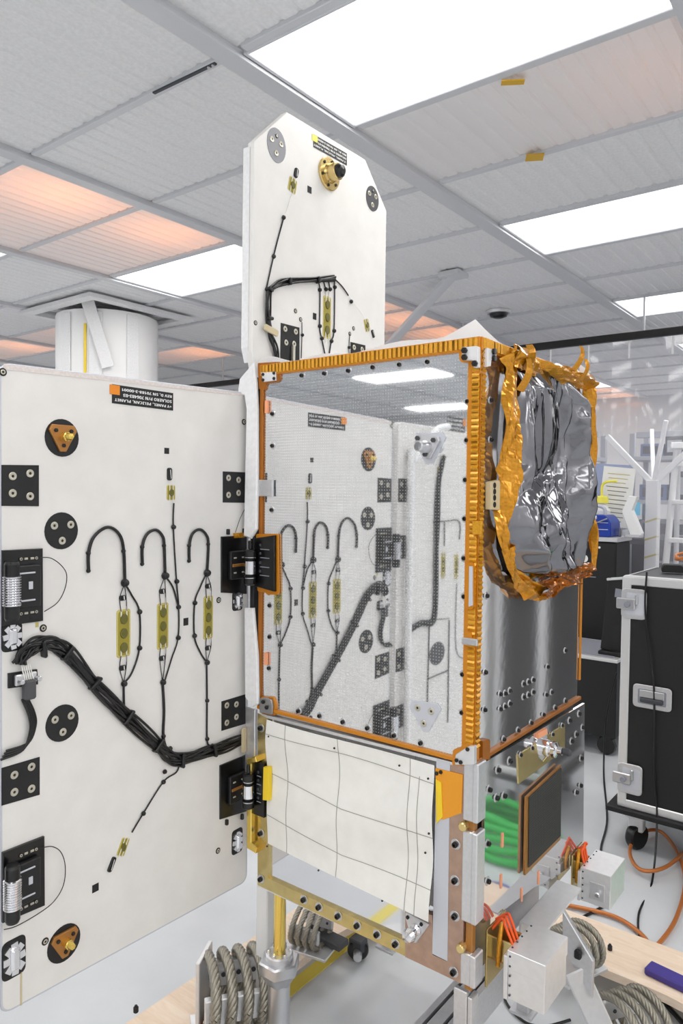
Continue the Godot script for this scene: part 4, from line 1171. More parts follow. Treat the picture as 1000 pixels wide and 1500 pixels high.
	wire(d, [Vector2(-0.2516, 0.8683), Vector2(-0.2293, 0.8662), Vector2(-0.2079, 0.8516), Vector2(-0.1955, 0.8322), Vector2(-0.1992, 0.8049), Vector2(-0.2151, 0.7803), Vector2(-0.242, 0.7668)], 0.0009, "lanyard", null, 0.009)
	wire(d, [Vector2(-0.2478, 0.3203), Vector2(-0.2266, 0.3146), Vector2(-0.2078, 0.2965), Vector2(-0.1982, 0.2657), Vector2(-0.2019, 0.2294), Vector2(-0.2223, 0.2063), Vector2(-0.2548, 0.1976), Vector2(-0.2981, 0.1949), Vector2(-0.3215, 0.1999)], 0.0009, "lanyard", null, 0.009)
	var hp := mi("body_hinge", extrude([Vector2(0.2216, 0.8861), Vector2(0.3085, 0.8857), Vector2(0.3101, 0.739), Vector2(0.2229, 0.7518)], 0, 0.004, 0.001), M.black_gloss, d)
	inner_hinge(hp, Vector2(0.2708, 0.8154), 0.088)
	hp = mi("body_hinge", extrude([Vector2(0.2223, 0.3337), Vector2(0.3147, 0.3336), Vector2(0.3164, 0.1888), Vector2(0.2236, 0.2015)], 0, 0.004, 0.001), M.black_gloss, d)
	inner_hinge(hp, Vector2(0.2742, 0.2652), 0.088)
	mi("amber_tab", extrude([Vector2(0.263, 0.8926), Vector2(0.2987, 0.8929), Vector2(0.3012, 0.8809), Vector2(0.2631, 0.881)], 0.001, 0.0045), M.tape, d)
	wire(d, [Vector2(0.2653, 0.8942), Vector2(0.2838, 0.9321), Vector2(0.3076, 0.9586), Vector2(0.325, 0.9397), Vector2(0.318, 0.9091), Vector2(0.306, 0.8892)], 0.0008, "lanyard", null, 0.006)
	for p in [Vector2(0.2443, 0.8967), Vector2(0.2998, 0.8962), Vector2(0.2467, 0.1863), Vector2(0.3005, 0.1805)]:
		mi("stud", extrude(rrect(p, 0.008, 0.014, 0.003), 0, 0.006, 0.001), M.black_gloss, d)
	# foil covered fittings
	foil_wrap(d, Vector2(0.2801, 0.7255), 0.033, 0.044, 1)
	foil_wrap(d, Vector2(0.2853, 0.124), 0.034, 0.056, 2)
	foil_wrap(d, Vector2(-0.3011, 0.7283), 0.036, 0.050, 3)
	foil_wrap(d, Vector2(-0.2982, 0.1322), 0.042, 0.066, 4)
	mi("tape_strip", extrude([Vector2(-0.2856, 0.0985), Vector2(-0.2823, 0.098), Vector2(-0.2824, 0.0345), Vector2(-0.2857, 0.0351)], 0, 0.001), M.beige, d)
	mi("tape_dot", extrude(rrect(Vector2(-0.2517, 0.7424), 0.006, 0.009), 0, 0.001), M.patch, d)

func inner_hinge(o: Node3D, c: Vector2, h: float) -> void:
	bx("hinge_body", o, v3(c + Vector2(0.004, 0), 0.009), Vector3(0.064, h * 0.78, 0.010), M.black, 0.002)
	bx("bronze_bar", o, v3(c + Vector2(0.006, 0.0), 0.0145), Vector3(0.058, 0.007, 0.003), M.bronze, 0.001)
	for sx in [-1.0, 1.0]:
		for sy in [-1.0, 1.0]:
			bx("screw", o, v3(c + Vector2(0.014 * sx, 0.018 * sy), 0.0145), Vector3(0.009, 0.0035, 0.003), M.bolt, 0.001)

func build_wing() -> void:
	# the next panel of the same wing, outside the frame and seen in the mirrored front
	var d := thing("outer_panel", "second white wing panel past the open side panel, seen in the mirrored front", "panel", Vector3(-0.62, 0.5, 0.945), PI / 2)
	mi("panel_sheet", extrude(rounded([Vector2(-0.3, 0.02), Vector2(0.29, 0.02), Vector2(0.29, 1.22), Vector2(-0.3, 1.22)], 0.02), -0.022, 0.0, 0.0015), M.panel, d)
	bundle(d, [Vector2(0.0097, 1.1232), Vector2(0.0401, 1.0467), Vector2(0.0497, 0.9057), Vector2(0.0539, 0.7411), Vector2(0.0577, 0.5644), Vector2(0.1556, 0.559), Vector2(0.231, 0.5426)], 0.022, 6, 21)
	wire(d, [Vector2(0.0677, 0.8944), Vector2(-0.0312, 0.8965), Vector2(-0.1161, 0.8919), Vector2(-0.1183, 0.8274)], 0.002)
	wire(d, [Vector2(-0.0072, 0.8924), Vector2(-0.0099, 0.8084)], 0.002)
	tape_patch(d, Vector2(-0.0072, 0.7413), 0.03, 0.09, 2)
	tape_patch(d, Vector2(-0.1012, 0.7293), 0.03, 0.09, 2)
	tape_patch(d, Vector2(0.0316, 1.0705), 0.024, 0.03, 1)
	round_pad(d, Vector2(0.0259, 0.4359), 0.052, [], M.graphite, "round_pad", 0.0012, 0.04)
	wire(d, [Vector2(0.0848, 0.5563), Vector2(0.0883, 0.369), Vector2(0.09, 0.2752)], 0.0022)
	wire(d, [Vector2(-0.0525, 0.5425), Vector2(-0.0533, 0.3658), Vector2(-0.0547, 0.1733)], 0.0022)
	wire(d, [Vector2(0.0834, 0.3586), Vector2(-0.0485, 0.3618)], 0.0022)
	wire(d, [Vector2(-0.1034, 0.6673), Vector2(-0.1063, 0.4307), Vector2(-0.1862, 0.3791)], 0.0014)
	wire(d, [Vector2(0.0849, 0.561), Vector2(-0.0523, 0.5475)], 0.0014)
	for y in [Vector2(-0.2837, 1.0021).y, Vector2(-0.284, 0.8198).y, Vector2(-0.2845, 0.456).y, Vector2(-0.2847, 0.2707).y]:
		square_pad(d, rrect(Vector2(0.252, y), 0.07, 0.075), [Vector2(0.235, y - 0.02), Vector2(0.27, y - 0.02), Vector2(0.235, y + 0.02), Vector2(0.27, y + 0.02)])
	var pl: Vector2 = Vector2(-0.084, 1.2394)
	name_plate(d, pl, 0.13, 0.05, 0.0, [["+Y PANEL, PELICAN, PLANET", 0.93], ["SOLAERO P/N 706483-03", 0.8], ["REV D, SN 70188-3-00001", 0.82]], M.orange)
	# the white stand beside the seam
	var p := thing("pole_stand", "white padded pole stand at the outer panel seam, seen in the mirrored front", "stand", Vector3(-0.60, 0, 0.70))
	mi("pole", tube([Vector3(0, 0.03, 0), Vector3(0, 1.5, 0), Vector3(0.0, 1.60, 0.03), Vector3(0.02, 1.70, 0.12), Vector3(0.02, 1.72, 0.2)], 0.012, 14, 6), M.white, p)
	mi("base", lathe([Vector2(0, 0), Vector2(0.12, 0), Vector2(0.12, 0.015), Vector2(0.03, 0.03), Vector2(0, 0.03)], 24), M.white, p, Vector3.ZERO, upright())

# ---------------------------------------------------------------- the raised panel
func build_upright_panel() -> void:
	var d := thing("raised_panel", "white clipped-corner panel standing upright above the satellite body", "panel", Vector3(-0.615, 1.80, -0.285), PI / 2)
	var edge: Array = [Vector2(-0.2828, 0.5413), Vector2(-0.1663, 0.6593), Vector2(0.1747, 0.6628), Vector2(0.287, 0.55), Vector2(0.2862, 0.1251), Vector2(0.2848, 0.0316), Vector2(-0.2666, -0.0368), Vector2(-0.284, 0.0355)]
	mi("panel_sheet", extrude(edge, -0.02, 0.0, 0.0015), M.panel, d)
	mi("edge_wrap", extrude([Vector2(-0.2851, 0.5323), Vector2(-0.2839, 0.5295), Vector2(-0.2842, 0.0471), Vector2(-0.272, 0.0158), Vector2(-0.2767, 0.0118), Vector2(-0.2877, 0.0465)], -0.034, -0.012), M.white_cloth, d)
	round_pad(d, Vector2(-0.2041, 0.5612), 0.034, [Vector2(-0.2217, 0.5696), Vector2(-0.1881, 0.5696), Vector2(-0.2054, 0.5412)], M.grey_disc, "round_pad", 0.0012, 0.042)
	round_pad(d, Vector2(0.2113, 0.5626), 0.032, [Vector2(0.1955, 0.5722), Vector2(0.2273, 0.5725), Vector2(0.2118, 0.5436)], M.graphite, "round_pad", 0.0012, 0.036)
	ring_screw(d, Vector2(-0.2044, 0.5838), 0.0012, 0.005)
	ring_screw(d, Vector2(0.2129, 0.586), 0.0012, 0.005)
	var la: Array = [Vector2(-0.0606, 0.6466), Vector2(0.0862, 0.6498), Vector2(0.0839, 0.6091), Vector2(-0.0614, 0.6114)]
	var lc: Vector2 = (la[0] + la[1] + la[2] + la[3]) / 4.0
	name_plate(d, lc, (la[1] - la[0]).length(), (la[0].y - la[3].y) * 0.95, (la[1] - la[0]).angle(), [["-Z PANEL, PELICAN, PLANET", 0.96], ["SOLAERO P/N 706484-01", 0.84], ["REV B1, SN 70185-2-00001", 0.88]], M.yellow_tag)
	var fc: Vector2 = Vector2(0.0048, 0.5627)
	var fl := mi("flange", lathe([Vector2(0, 0), Vector2(0.044, 0), Vector2(0.044, 0.004), Vector2(0.042, 0.006), Vector2(0.026, 0.006), Vector2(0.024, 0.012), Vector2(0.023, 0.034), Vector2(0.021, 0.036), Vector2(0, 0.036)], 32), M.gold, d, v3(fc, 0.0))
	mi("dome", lathe([Vector2(0.019, 0), Vector2(0.018, 0.008), Vector2(0.012, 0.014), Vector2(0, 0.016)], 20), M.black_gloss, fl, Vector3(0, 0, 0.036))
	for k in 6:
		var a := TAU * k / 6.0 + 0.3
		hex_bolt(fl, Vector3(cos(a) * 0.034, sin(a) * 0.034, 0.006), Basis(), 0.004, 0.003, M.hole)
	square_mark(d, Vector2(-0.075, 0.4941), 0.016, 0.017)
	square_mark(d, Vector2(-0.0483, 0.1666), 0.014, 0.017)
	oblong(d, Vector2(-0.13, 0.5186), 0.014, 0.026, -0.25)
	tape_patch(d, Vector2(-0.1428, 0.483), 0.030, 0.038, 1, -0.2)
	wire(d, [Vector2(-0.1477, 0.4597), Vector2(-0.1628, 0.4186), Vector2(-0.1767, 0.3903)], 0.0007, "wire", M.white_wire)
	wire(d, [Vector2(-0.1767, 0.3903), Vector2(-0.1975, 0.3313), Vector2(-0.2132, 0.283), Vector2(-0.238, 0.1977)], 0.0018)
	for p in [Vector2(-0.1779, 0.3899), Vector2(-0.2132, 0.283), Vector2(-0.2368, 0.1963)]:
		blob(d, p, 0.006)
	bundle(d, [Vector2(-0.1958, 0.015), Vector2(-0.2089, 0.0525), Vector2(-0.2268, 0.0869), Vector2(-0.2335, 0.1263), Vector2(-0.2342, 0.1868), Vector2(-0.206, 0.2134), Vector2(-0.1602, 0.2334), Vector2(-0.0457, 0.2645), Vector2(0.0309, 0.2862)], 0.014, 5, 31)
	for q in [[Vector2(-0.2322, 0.1248), 1.57], [Vector2(-0.2331, 0.1954), 1.3], [Vector2(-0.1602, 0.2325), 0.2], [Vector2(-0.0456, 0.2627), 0.0]]:
		harness_tie(d, q[0], q[1], 0.016)
	mi("strap_guide", extrude(rrect(Vector2(-0.2318, 0.0945), 0.05, 0.016, 0.006, -0.2), 0.012, 0.017, 0.001), M.beige, d)
	for q in [[Vector2(-0.0399, 0.2622), Vector2(-0.0294, 0.2409), Vector2(-0.0291, 0.1437), Vector2(-0.0198, 0.1122), Vector2(-0.0043, 0.0702)], [Vector2(-0.0167, 0.2713), Vector2(-0.0045, 0.2483)], [Vector2(0.0069, 0.2768), Vector2(0.0134, 0.2523)], [Vector2(0.031, 0.2843), Vector2(0.0344, 0.2626), Vector2(0.0336, 0.142), Vector2(0.0219, 0.1118), Vector2(0.0136, 0.0729)], [Vector2(0.0309, 0.2862), Vector2(0.0683, 0.2722), Vector2(0.0973, 0.2537)]]:
		wire(d, q, 0.0018)
	for p in [Vector2(-0.0308, 0.2406), Vector2(-0.0045, 0.2483), Vector2(0.0134, 0.2523), Vector2(0.0344, 0.2626), Vector2(-0.0291, 0.1437), Vector2(-0.0198, 0.1122), Vector2(0.0336, 0.142), Vector2(0.0219, 0.1118), Vector2(0.1105, 0.2392)]:
		blob(d, p, 0.0062)
	wire(d, [Vector2(0.0973, 0.2537), Vector2(0.1504, 0.222), Vector2(0.1779, 0.2017)], 0.0006, "wire", M.white_wire)
	tape_patch(d, Vector2(0.0043, 0.174), 0.034, 0.115, 3)
	tape_patch(d, Vector2(0.1919, 0.1874), 0.024, 0.036, 1, 0.35)
	oblong(d, Vector2(0.222, 0.1677), 0.010, 0.024, 0.5)
	square_pad(d, [Vector2(-0.182, 0.1241), Vector2(-0.1106, 0.1251), Vector2(-0.1089, 0.0184), Vector2(-0.183, 0.0151)], [Vector2(-0.1663, 0.1114), Vector2(-0.1253, 0.1118), Vector2(-0.1619, 0.0774), Vector2(-0.1315, 0.0789)])
	bx("clamp", d, v3(Vector2(-0.1391, 0.0495), 0.006), Vector3(0.008, 0.05, 0.01), M.bolt, 0.002)
	square_pad(d, [Vector2(0.1128, 0.1251), Vector2(0.1846, 0.1272), Vector2(0.1855, 0.0893), Vector2(0.1136, 0.0844)], [Vector2(0.1294, 0.1122), Vector2(0.1679, 0.1125)])
	for p in [Vector2(-0.2731, 0.107), Vector2(-0.1261, 0.1655), Vector2(-0.1054, 0.1474), Vector2(0.1267, 0.1665), Vector2(0.1091, 0.1478)]:
		ring_screw(d, p, 0.0, 0.006)
	wire(d, [Vector2(-0.1026, 0.1408), Vector2(-0.102, 0.0999), Vector2(-0.1039, 0.046)], 0.0012)
	wire(d, [Vector2(0.1059, 0.1453), Vector2(0.1035, 0.1022), Vector2(0.1073, 0.0776)], 0.0012)
	for p in [Vector2(-0.1007, 0.1073), Vector2(0.1034, 0.108)]:
		blob(d, p, 0.005)

# ---------------------------------------------------------------- crinkled foil on the right side
func crease_field(rng: RandomNumberGenerator, n: int, amp: float, steep: float) -> Array:
	var out := []
	for k in n:
		var a := rng.randfn(0.0, steep)
		out.append([Vector2(cos(a), sin(a)), rng.randf_range(-0.1, 1.1), amp * rng.randf_range(0.3, 1.0) * (1.0 if rng.randf() > 0.5 else -1.0), rng.randf_range(0.03, 0.16)])
	return out

func crease(f: Array, u: float, v: float) -> float:
	var h := 0.0
	for c in f:
		var s: float = absf(Vector2(u, v * 1.3).dot(c[0]) - c[1])
		h += c[2] * maxf(0.0, 1.0 - s / c[3])
	return h

func build_foil() -> void:
	var d := thing("foil_blanket", "crinkled silver foil blanket taped over the upper right side of the satellite", "foil", Vector3(0.004, 0, 0), PI / 2)
	var rng := RandomNumberGenerator.new()
	rng.seed = 77
	var big := crease_field(rng, 30, 0.030, 0.28)
	var fine := crease_field(rng, 55, 0.008, 0.7)
	var left: Array = [Vector2(0.1369, 1.7704), Vector2(0.1527, 1.7159), Vector2(0.1424, 1.6438), Vector2(0.1362, 1.5584), Vector2(0.1157, 1.5014), Vector2(0.1122, 1.4311), Vector2(0.1208, 1.3813), Vector2(0.1561, 1.3316), Vector2(0.2277, 1.2987)]
	var right: Array = [Vector2(0.4903, 1.7753), Vector2(0.5179, 1.7077), Vector2(0.5326, 1.6238), Vector2(0.5377, 1.5383), Vector2(0.5424, 1.4608), Vector2(0.5461, 1.4002), Vector2(0.5541, 1.3477), Vector2(0.556, 1.3163), Vector2(0.5567, 1.3057)]
	var at := func(u: float, v: float) -> Vector2:
		var t := v * 8.0
		var i := mini(int(t), 7)
		var l: Vector2 = left[i].lerp(left[i + 1], t - i)
		var r: Vector2 = right[i].lerp(right[i + 1], t - i)
		return l.lerp(r, u)
	var surf := func(u: float, v: float) -> Vector3:
		var p: Vector2 = at.call(u, v)
		var edge := minf(1.0, minf(u, 1.0 - u) * 9.0) * minf(1.0, minf(v * 10.0, (1.0 - v) * 7.0))
		var bulge := 0.03 * sin(PI * clampf(u, 0, 1)) * (0.4 + 0.6 * v)
		return Vector3(p.x, p.y, 0.006 + edge * (0.012 + bulge + 0.6 * crease(big, u, v * 0.6) + crease(fine, u, v)))
	mi("foil_sheet", sheet(120, 170, surf, false), M.foil, d)
	# amber tape round the rim
	var paths := [
		[[Vector2(0.0879, 1.7838), Vector2(0.1051, 1.7519), Vector2(0.1011, 1.696), Vector2(0.0939, 1.64), Vector2(0.093, 1.5846), Vector2(0.0922, 1.5291), Vector2(0.0819, 1.4736), Vector2(0.0776, 1.4253), Vector2(0.0887, 1.3831)], 0.062, 3, M.tape],
		[[Vector2(0.0916, 1.3899), Vector2(0.109, 1.3538), Vector2(0.1431, 1.3226), Vector2(0.1884, 1.301), Vector2(0.2431, 1.2821), Vector2(0.312, 1.275)], 0.038, 4, M.tape],
		[[Vector2(0.2652, 1.286), Vector2(0.3235, 1.2833), Vector2(0.3846, 1.2902), Vector2(0.4811, 1.2982), Vector2(0.6071, 1.3018)], 0.040, 5, M.tape_dark],
		[[Vector2(0.104, 1.7766), Vector2(0.1772, 1.7763), Vector2(0.2679, 1.773), Vector2(0.367, 1.7756), Vector2(0.4764, 1.7769), Vector2(0.5822, 1.7799)], 0.044, 6, M.tape],
		[[Vector2(0.577, 1.7827), Vector2(0.5986, 1.6803), Vector2(0.6064, 1.5574), Vector2(0.6091, 1.4334), Vector2(0.612, 1.3049)], 0.030, 7, M.tape]]
	for q in paths:
		var r2 := RandomNumberGenerator.new()
		r2.seed = q[2]
		var fx := crease_field(r2, 26, 0.010, 1.2)
		var path := smooth_path(to3(q[0], 0.0), 6)
		var wob := crease_field(r2, 10, 0.012, 0.2)
		var f := func(u: float, v: float) -> Vector3:
			var t := u * (path.size() - 1)
			var i := mini(int(t), path.size() - 2)
			var p: Vector3 = path[i].lerp(path[i + 1], t - i)
			var dd: Vector3 = (path[i + 1] - path[i]).normalized()
			var n := Vector3(-dd.y, dd.x, 0)
			var w: float = q[1] * (1.0 + 18.0 * crease(wob, u, 0.3))
			return p + n * ((v - 0.5) * w) + Vector3(0, 0, 0.012 + 0.012 * sin(PI * v) + crease(fx, u, v * 0.5))
		mi("amber_tape", sheet(54, 10, f, true), q[3], d)
	# loose ends of tape above the rim
	for q in [[Vector2(0.4418, 1.8263), 0.014, 0.06, -0.25], [Vector2(0.4794, 1.8038), 0.012, 0.05, 0.1], [Vector2(0.1497, 1.7836), 0.03, 0.05, 0.2], [Vector2(0.1378, 1.7494), 0.02, 0.07, -0.15]]:
		var c: Vector2 = q[0]
		mi("tape_end", sheet(2, 6, func(u: float, v: float) -> Vector3:
			var o := Vector2((u - 0.5) * q[1] * (1.2 - 0.5 * v), (v - 0.6) * q[2]).rotated(q[3])
			return Vector3(c.x + o.x, c.y + o.y, 0.016 + 0.018 * sin(v * 2.4) + 0.006 * u), true), M.tape, d)
	mi("foil_flap", sheet(5, 5, func(u: float, v: float) -> Vector3:
		var c: Vector2 = [Vector2(0.508, 1.7943)][0]
		return Vector3(c.x + 0.03 * (u - 0.5), c.y + 0.035 * (v - 0.5) * (1.2 - u), 0.012 + 0.02 * u * v), true), M.white, d)

# ---------------------------------------------------------------- the stand below
func isolator(at: Vector3, turn: float, label: String, scale_ := 1.0) -> void:
	var o := thing("wire_rope_isolator", label, "isolator", at, turn, "wire rope isolators round the stand")
	var w := 0.13 * scale_
	for k in 2:
		var b := bx("clamp_bar", o, Vector3(0, 0.075 * scale_, (-0.055 if k == 0 else 0.055) * scale_), Vector3(w, 0.05 * scale_, 0.016 * scale_), M.alu, 0.002)
		for j in 4:
			mi("screw", rod(0.005 * scale_, 0.004, 0.001, 10), M.grey_dark, b, Vector3((j - 1.5) * w * 0.24, 0, 0.008 * scale_))
	for k in 4:
		var st := new_st()
		var x := (k - 1.5) * w * 0.24
		# a loop of rope twisted from five strands
		for s in 5:
			var pts := []
			for i in 61:
				var t := TAU * i / 60.0
				var c := Vector3(x + 0.004 * sin(t * 2.0), (0.075 + 0.062 * sin(t)) * scale_, 0.075 * cos(t) * scale_)
				var rad := Vector3(0, sin(t), cos(t))
				var ph := t * 7.0 + TAU * s / 5.0
				pts.append(c + (rad * cos(ph) + Vector3(1, 0, 0) * sin(ph)) * 0.0058 * scale_)
			add_tube(st, pts, 0.0052 * scale_, 6)
		mi("rope_loop", st.commit(), M.rope, o)
	bx("base_plate", o, Vector3(0, 0.004, 0), Vector3(w + 0.05, 0.008, 0.11), M.alu, 0.001)

func t_slot(called: String, label: String, a: Vector3, b: Vector3, w: float, h: float) -> Node3D:
	var o := thing(called, label, "beam", (a + b) * 0.5)
	var d := b - a
	var len := d.length()
	# profile with two slots on every side, extruded along z
	var st := new_st()
	var s := 0.008
	var poly := [Vector2(-w / 2, -h / 2), Vector2(w / 2, -h / 2)]
	for c in [-h / 4, h / 4]:
		poly.append_array([Vector2(w / 2, c - s / 2), Vector2(w / 2 - 0.011, c - s / 2), Vector2(w / 2 - 0.011, c + s / 2), Vector2(w / 2, c + s / 2)])
	poly.append(Vector2(w / 2, h / 2))
	for c in [w / 4, -w / 4]:
		poly.append_array([Vector2(c + s / 2, h / 2), Vector2(c + s / 2, h / 2 - 0.011), Vector2(c - s / 2, h / 2 - 0.011), Vector2(c - s / 2, h / 2)])
	poly.append(Vector2(-w / 2, h / 2))
	add_extrude(st, poly, -len / 2, len / 2)
	mi("profile", st.commit(), M.silver_soft, o, Vector3.ZERO, toward(d))
	var inl := new_st()
	for c in [w / 4, -w / 4]:
		add_box(inl, Vector3(c, h / 2 - 0.0105, 0), Vector3(s, 0.001, len), 0.0)
	for c in [h / 4, -h / 4]:
		add_box(inl, Vector3(w / 2 - 0.0105, c, 0), Vector3(0.001, s, len), 0.0)
	mi("slot_lining", inl.commit(), M.hole, o, Vector3.ZERO, toward(d))
	return o

func strut(called: String, label: String, a: Vector3, b: Vector3, w: float, m: Material) -> void:
	var o := thing(called, label, "strut", a)
	var d := b - a
	mi("bar", rbox(Vector3(w, w, d.length()), 0.003), m, o, d * 0.5, toward(d))
	bx("foot_plate", o, Vector3(0, 0.004, 0), Vector3(w * 1.8, 0.008, w * 1.8), m, 0.001)

func build_stand() -> void:
	# front left leg: tube, bolted collar and amber rod up to the body
	var p: Vector3 = Vector3(-0.5374, 0.3314, -0.035)
	var leg := thing("stand_pillar", "polished tubular stand leg with bolted collar and amber rod, front left", "leg", Vector3(p.x, 0.1, p.z))
	mi("tube", rod(0.027, p.y - 0.13, 0.002, 32), M.silver, leg, Vector3.ZERO, upright())
	mi("collar", lathe([Vector2(0, 0), Vector2(0.03, 0), Vector2(0.046, 0.028), Vector2(0.052, 0.034), Vector2(0.052, 0.058), Vector2(0.048, 0.062), Vector2(0, 0.062)], 6), M.silver, leg, Vector3(0, p.y - 0.15, 0), upright())
	mi("collar_ring", lathe([Vector2(0.034, 0), Vector2(0.034, 0.014), Vector2(0.03, 0.017), Vector2(0, 0.017)], 28), M.silver_soft, leg, Vector3(0, p.y - 0.09, 0), upright())
	for k in 6:
		var a := TAU * k / 6.0 + 0.3
		hex_bolt(leg, Vector3(cos(a) * 0.027, p.y - 0.073, sin(a) * 0.027), upright(), 0.005, 0.008, M.chrome)
	mi("rod", lathe([Vector2(0, 0), Vector2(0.015, 0), Vector2(0.015, 0.52 - p.y + 0.075), Vector2(0, 0.52 - p.y + 0.075)], 8), M.brass, leg, Vector3(0, p.y - 0.08, 0), upright())
	var pr: Vector3 = Vector3(-0.6331, 0.2816, -0.09)
	tag(bx("stand_post", self, Vector3(pr.x, 0.30, pr.z), Vector3(0.04, 0.4, 0.04), M.white, 0.003), "white square post behind the front left stand leg", "post")
	# near leg below the corner post
	leg = thing("stand_pillar", "flat metal stand leg under the near corner post", "leg", Vector3(-0.012, 0.1, -0.012))
	bx("plate", leg, Vector3(-0.012, 0.2, 0), Vector3(0.03, 0.405, 0.012), M.silver_soft, 0.002)
	bx("flange", leg, Vector3(0.008, 0.195, -0.012), Vector3(0.010, 0.395, 0.03), M.silver_soft, 0.002)
	printed(leg, "-220573-", Vector3(-0.020, 0.28, 0.0062), 0.075, 0.009, M.grey_dark, Basis(Vector3(0, 0, 1), PI / 2))
	# beams
	t_slot("slotted_beam", "twin-slot aluminium beam running back under the right edge of the satellite", Vector3(-0.112, 0.32, 0.10), Vector3(-0.112, 0.32, -0.62), 0.07, 0.08)
	t_slot("slotted_beam", "twin-slot aluminium beam crossing below the back of the satellite", Vector3(-0.60, 0.32, -0.56), Vector3(-0.17, 0.32, -0.56), 0.08, 0.08)
	for q in [["thin square post under the rear right of the slotted frame", Vector3(-0.12, 0.1, -0.56), Vector3(-0.12, 0.279, -0.56)], ["thin square post under the rear left of the slotted frame", Vector3(-0.56, 0.1, -0.56), Vector3(-0.56, 0.279, -0.56)], ["thin square post under the front end of the slotted beam", Vector3(-0.097, 0.1, 0.06), Vector3(-0.097, 0.279, 0.06)]]:
		strut("frame_post", q[0], q[1], q[2], 0.035, M.silver_soft)
	# underside arm of the side: perforated channel
	var ch := thing("mount_channel", "perforated metal channel bolted below the right side plate", "bracket", Vector3(0.012, 0.5843, -0.2226))
	ch.position.y = 0.52
	bx("web", ch, Vector3(0.0, 0.0, -0.10), Vector3(0.006, 0.07, 0.22), M.silver_soft, 0.001)
	bx("flange", ch, Vector3(0.028, 0.036, -0.10), Vector3(0.06, 0.005, 0.22), M.alu, 0.001)
	for k in 4:
		cap_bolt(ch, Vector3(0.003, 0.0, -0.02 - 0.052 * k), side(), 0.006)
	# angled arm at the lower right with its end plate
	var ar := thing("angled_brace", "broad angled metal arm at the lower right with an end plate", "arm", Vector3.ZERO)
	var a0: Vector3 = Vector3(0.05, 0.3751, -0.427)
	var a1: Vector3 = Vector3(0.1439, 0.12, -0.5013)
	ar.position = Vector3(a1.x, a1.y, a1.z)
	var dd := a0 - a1
	mi("arm_bar", rbox(Vector3(0.075, 0.055, dd.length()), 0.003), M.alu, ar, dd * 0.5, toward(dd))
	var pl: Array = [Vector2(0.0332, 0.5023), Vector2(0.1088, 0.4079), Vector2(0.1076, 0.3174), Vector2(0.0557, 0.3861), Vector2(0.0346, 0.4327)]
	mi("end_plate", extrude(pl, 0, 0.012, 0.002), M.silver_soft, ar, Vector3(-a1.x, -a1.y, -a1.z - 0.42))
	bx("plate_bolt", ar, Vector3(0.0754, 0.4158, -0.4) - a1, Vector3(0.016, 0.02, 0.014), M.black, 0.003)
	# isolators
	var pi: Vector3 = Vector3(-0.7118, 0.1, -0.0575)
	isolator(Vector3(pi.x + 0.015, 0.1, pi.z + 0.02), 0.95, "large wire rope isolator between metal brackets at the front left of the stand", 1.3)
	var bk := thing("isolator_bracket", "tall folded metal bracket left of the front left wire rope isolator", "bracket", Vector3(-0.7538, 0.1, -0.0018))
	bx("plate", bk, Vector3(-0.02, 0.09, 0), Vector3(0.012, 0.18, 0.10), M.alu, 0.002, Basis(Vector3.UP, 0.5))
	bx("foot", bk, Vector3(0.03, 0.008, 0.0), Vector3(0.08, 0.014, 0.09), M.copper, 0.002, Basis(Vector3.UP, 0.5))
	for k in 2:
		mi("bolt", rod(0.007, 0.016, 0.002, 12), M.chrome, bk, Vector3(0.02 + 0.02 * k, 0.015, 0.03 - 0.03 * k), upright())
	bk = thing("isolator_bracket", "upright metal plate between the wire rope isolator and the front left leg", "bracket", Vector3(-0.6367, 0.1, -0.0858))
	bx("plate", bk, Vector3(0, 0.14, -0.02), Vector3(0.07, 0.28, 0.012), M.alu, 0.002, Basis(Vector3.UP, 0.65))
	isolator(Vector3(-0.7524, 0.1, -0.4148), 0.2, "small dark wire rope isolator behind the front left leg", 0.8)
	isolator(Vector3(-0.0774, 0.1, -0.812), 1.2, "wire rope isolator behind the angled arm at the right", 0.9)
	isolator(Vector3(0.1499, 0.1, -0.5933), 1.0, "wire rope isolator at the lower right, mostly below the picture edge", 1.0)
	var rail := thing("isolator_rail", "dark metal rail above the small rear isolator", "rail", Vector3(-0.7429, 0.1, -0.4529))
	bx("bar", rail, Vector3(0.02, 0.11, 0), Vector3(0.16, 0.035, 0.04), M.graphite, 0.003, Basis(Vector3.UP, 0.0))
	bx("bar", rail, Vector3(0.02, 0.02, 0), Vector3(0.14, 0.02, 0.05), M.graphite, 0.003)
	# caster under the deck
	var cw := thing("caster", "black caster wheel under the plywood deck behind the satellite", "caster", Vector3(-0.69, 0, -0.5764))
	mi("wheel", lathe([Vector2(0, -0.014), Vector2(0.03, -0.014), Vector2(0.034, -0.008), Vector2(0.034, 0.008), Vector2(0.03, 0.014), Vector2(0, 0.014)], 28), M.black_gloss, cw, Vector3(0, 0.034, 0), Basis(Vector3.UP, 0.6))
	bx("fork", cw, Vector3(0, 0.05, 0), Vector3(0.05, 0.04, 0.04), M.grey_dark, 0.004)
	mi("hub", rod(0.014, 0.034, 0.002, 16), M.silver, cw, Vector3(0.008, 0.034, 0.012), Basis(Vector3.UP, 0.6))

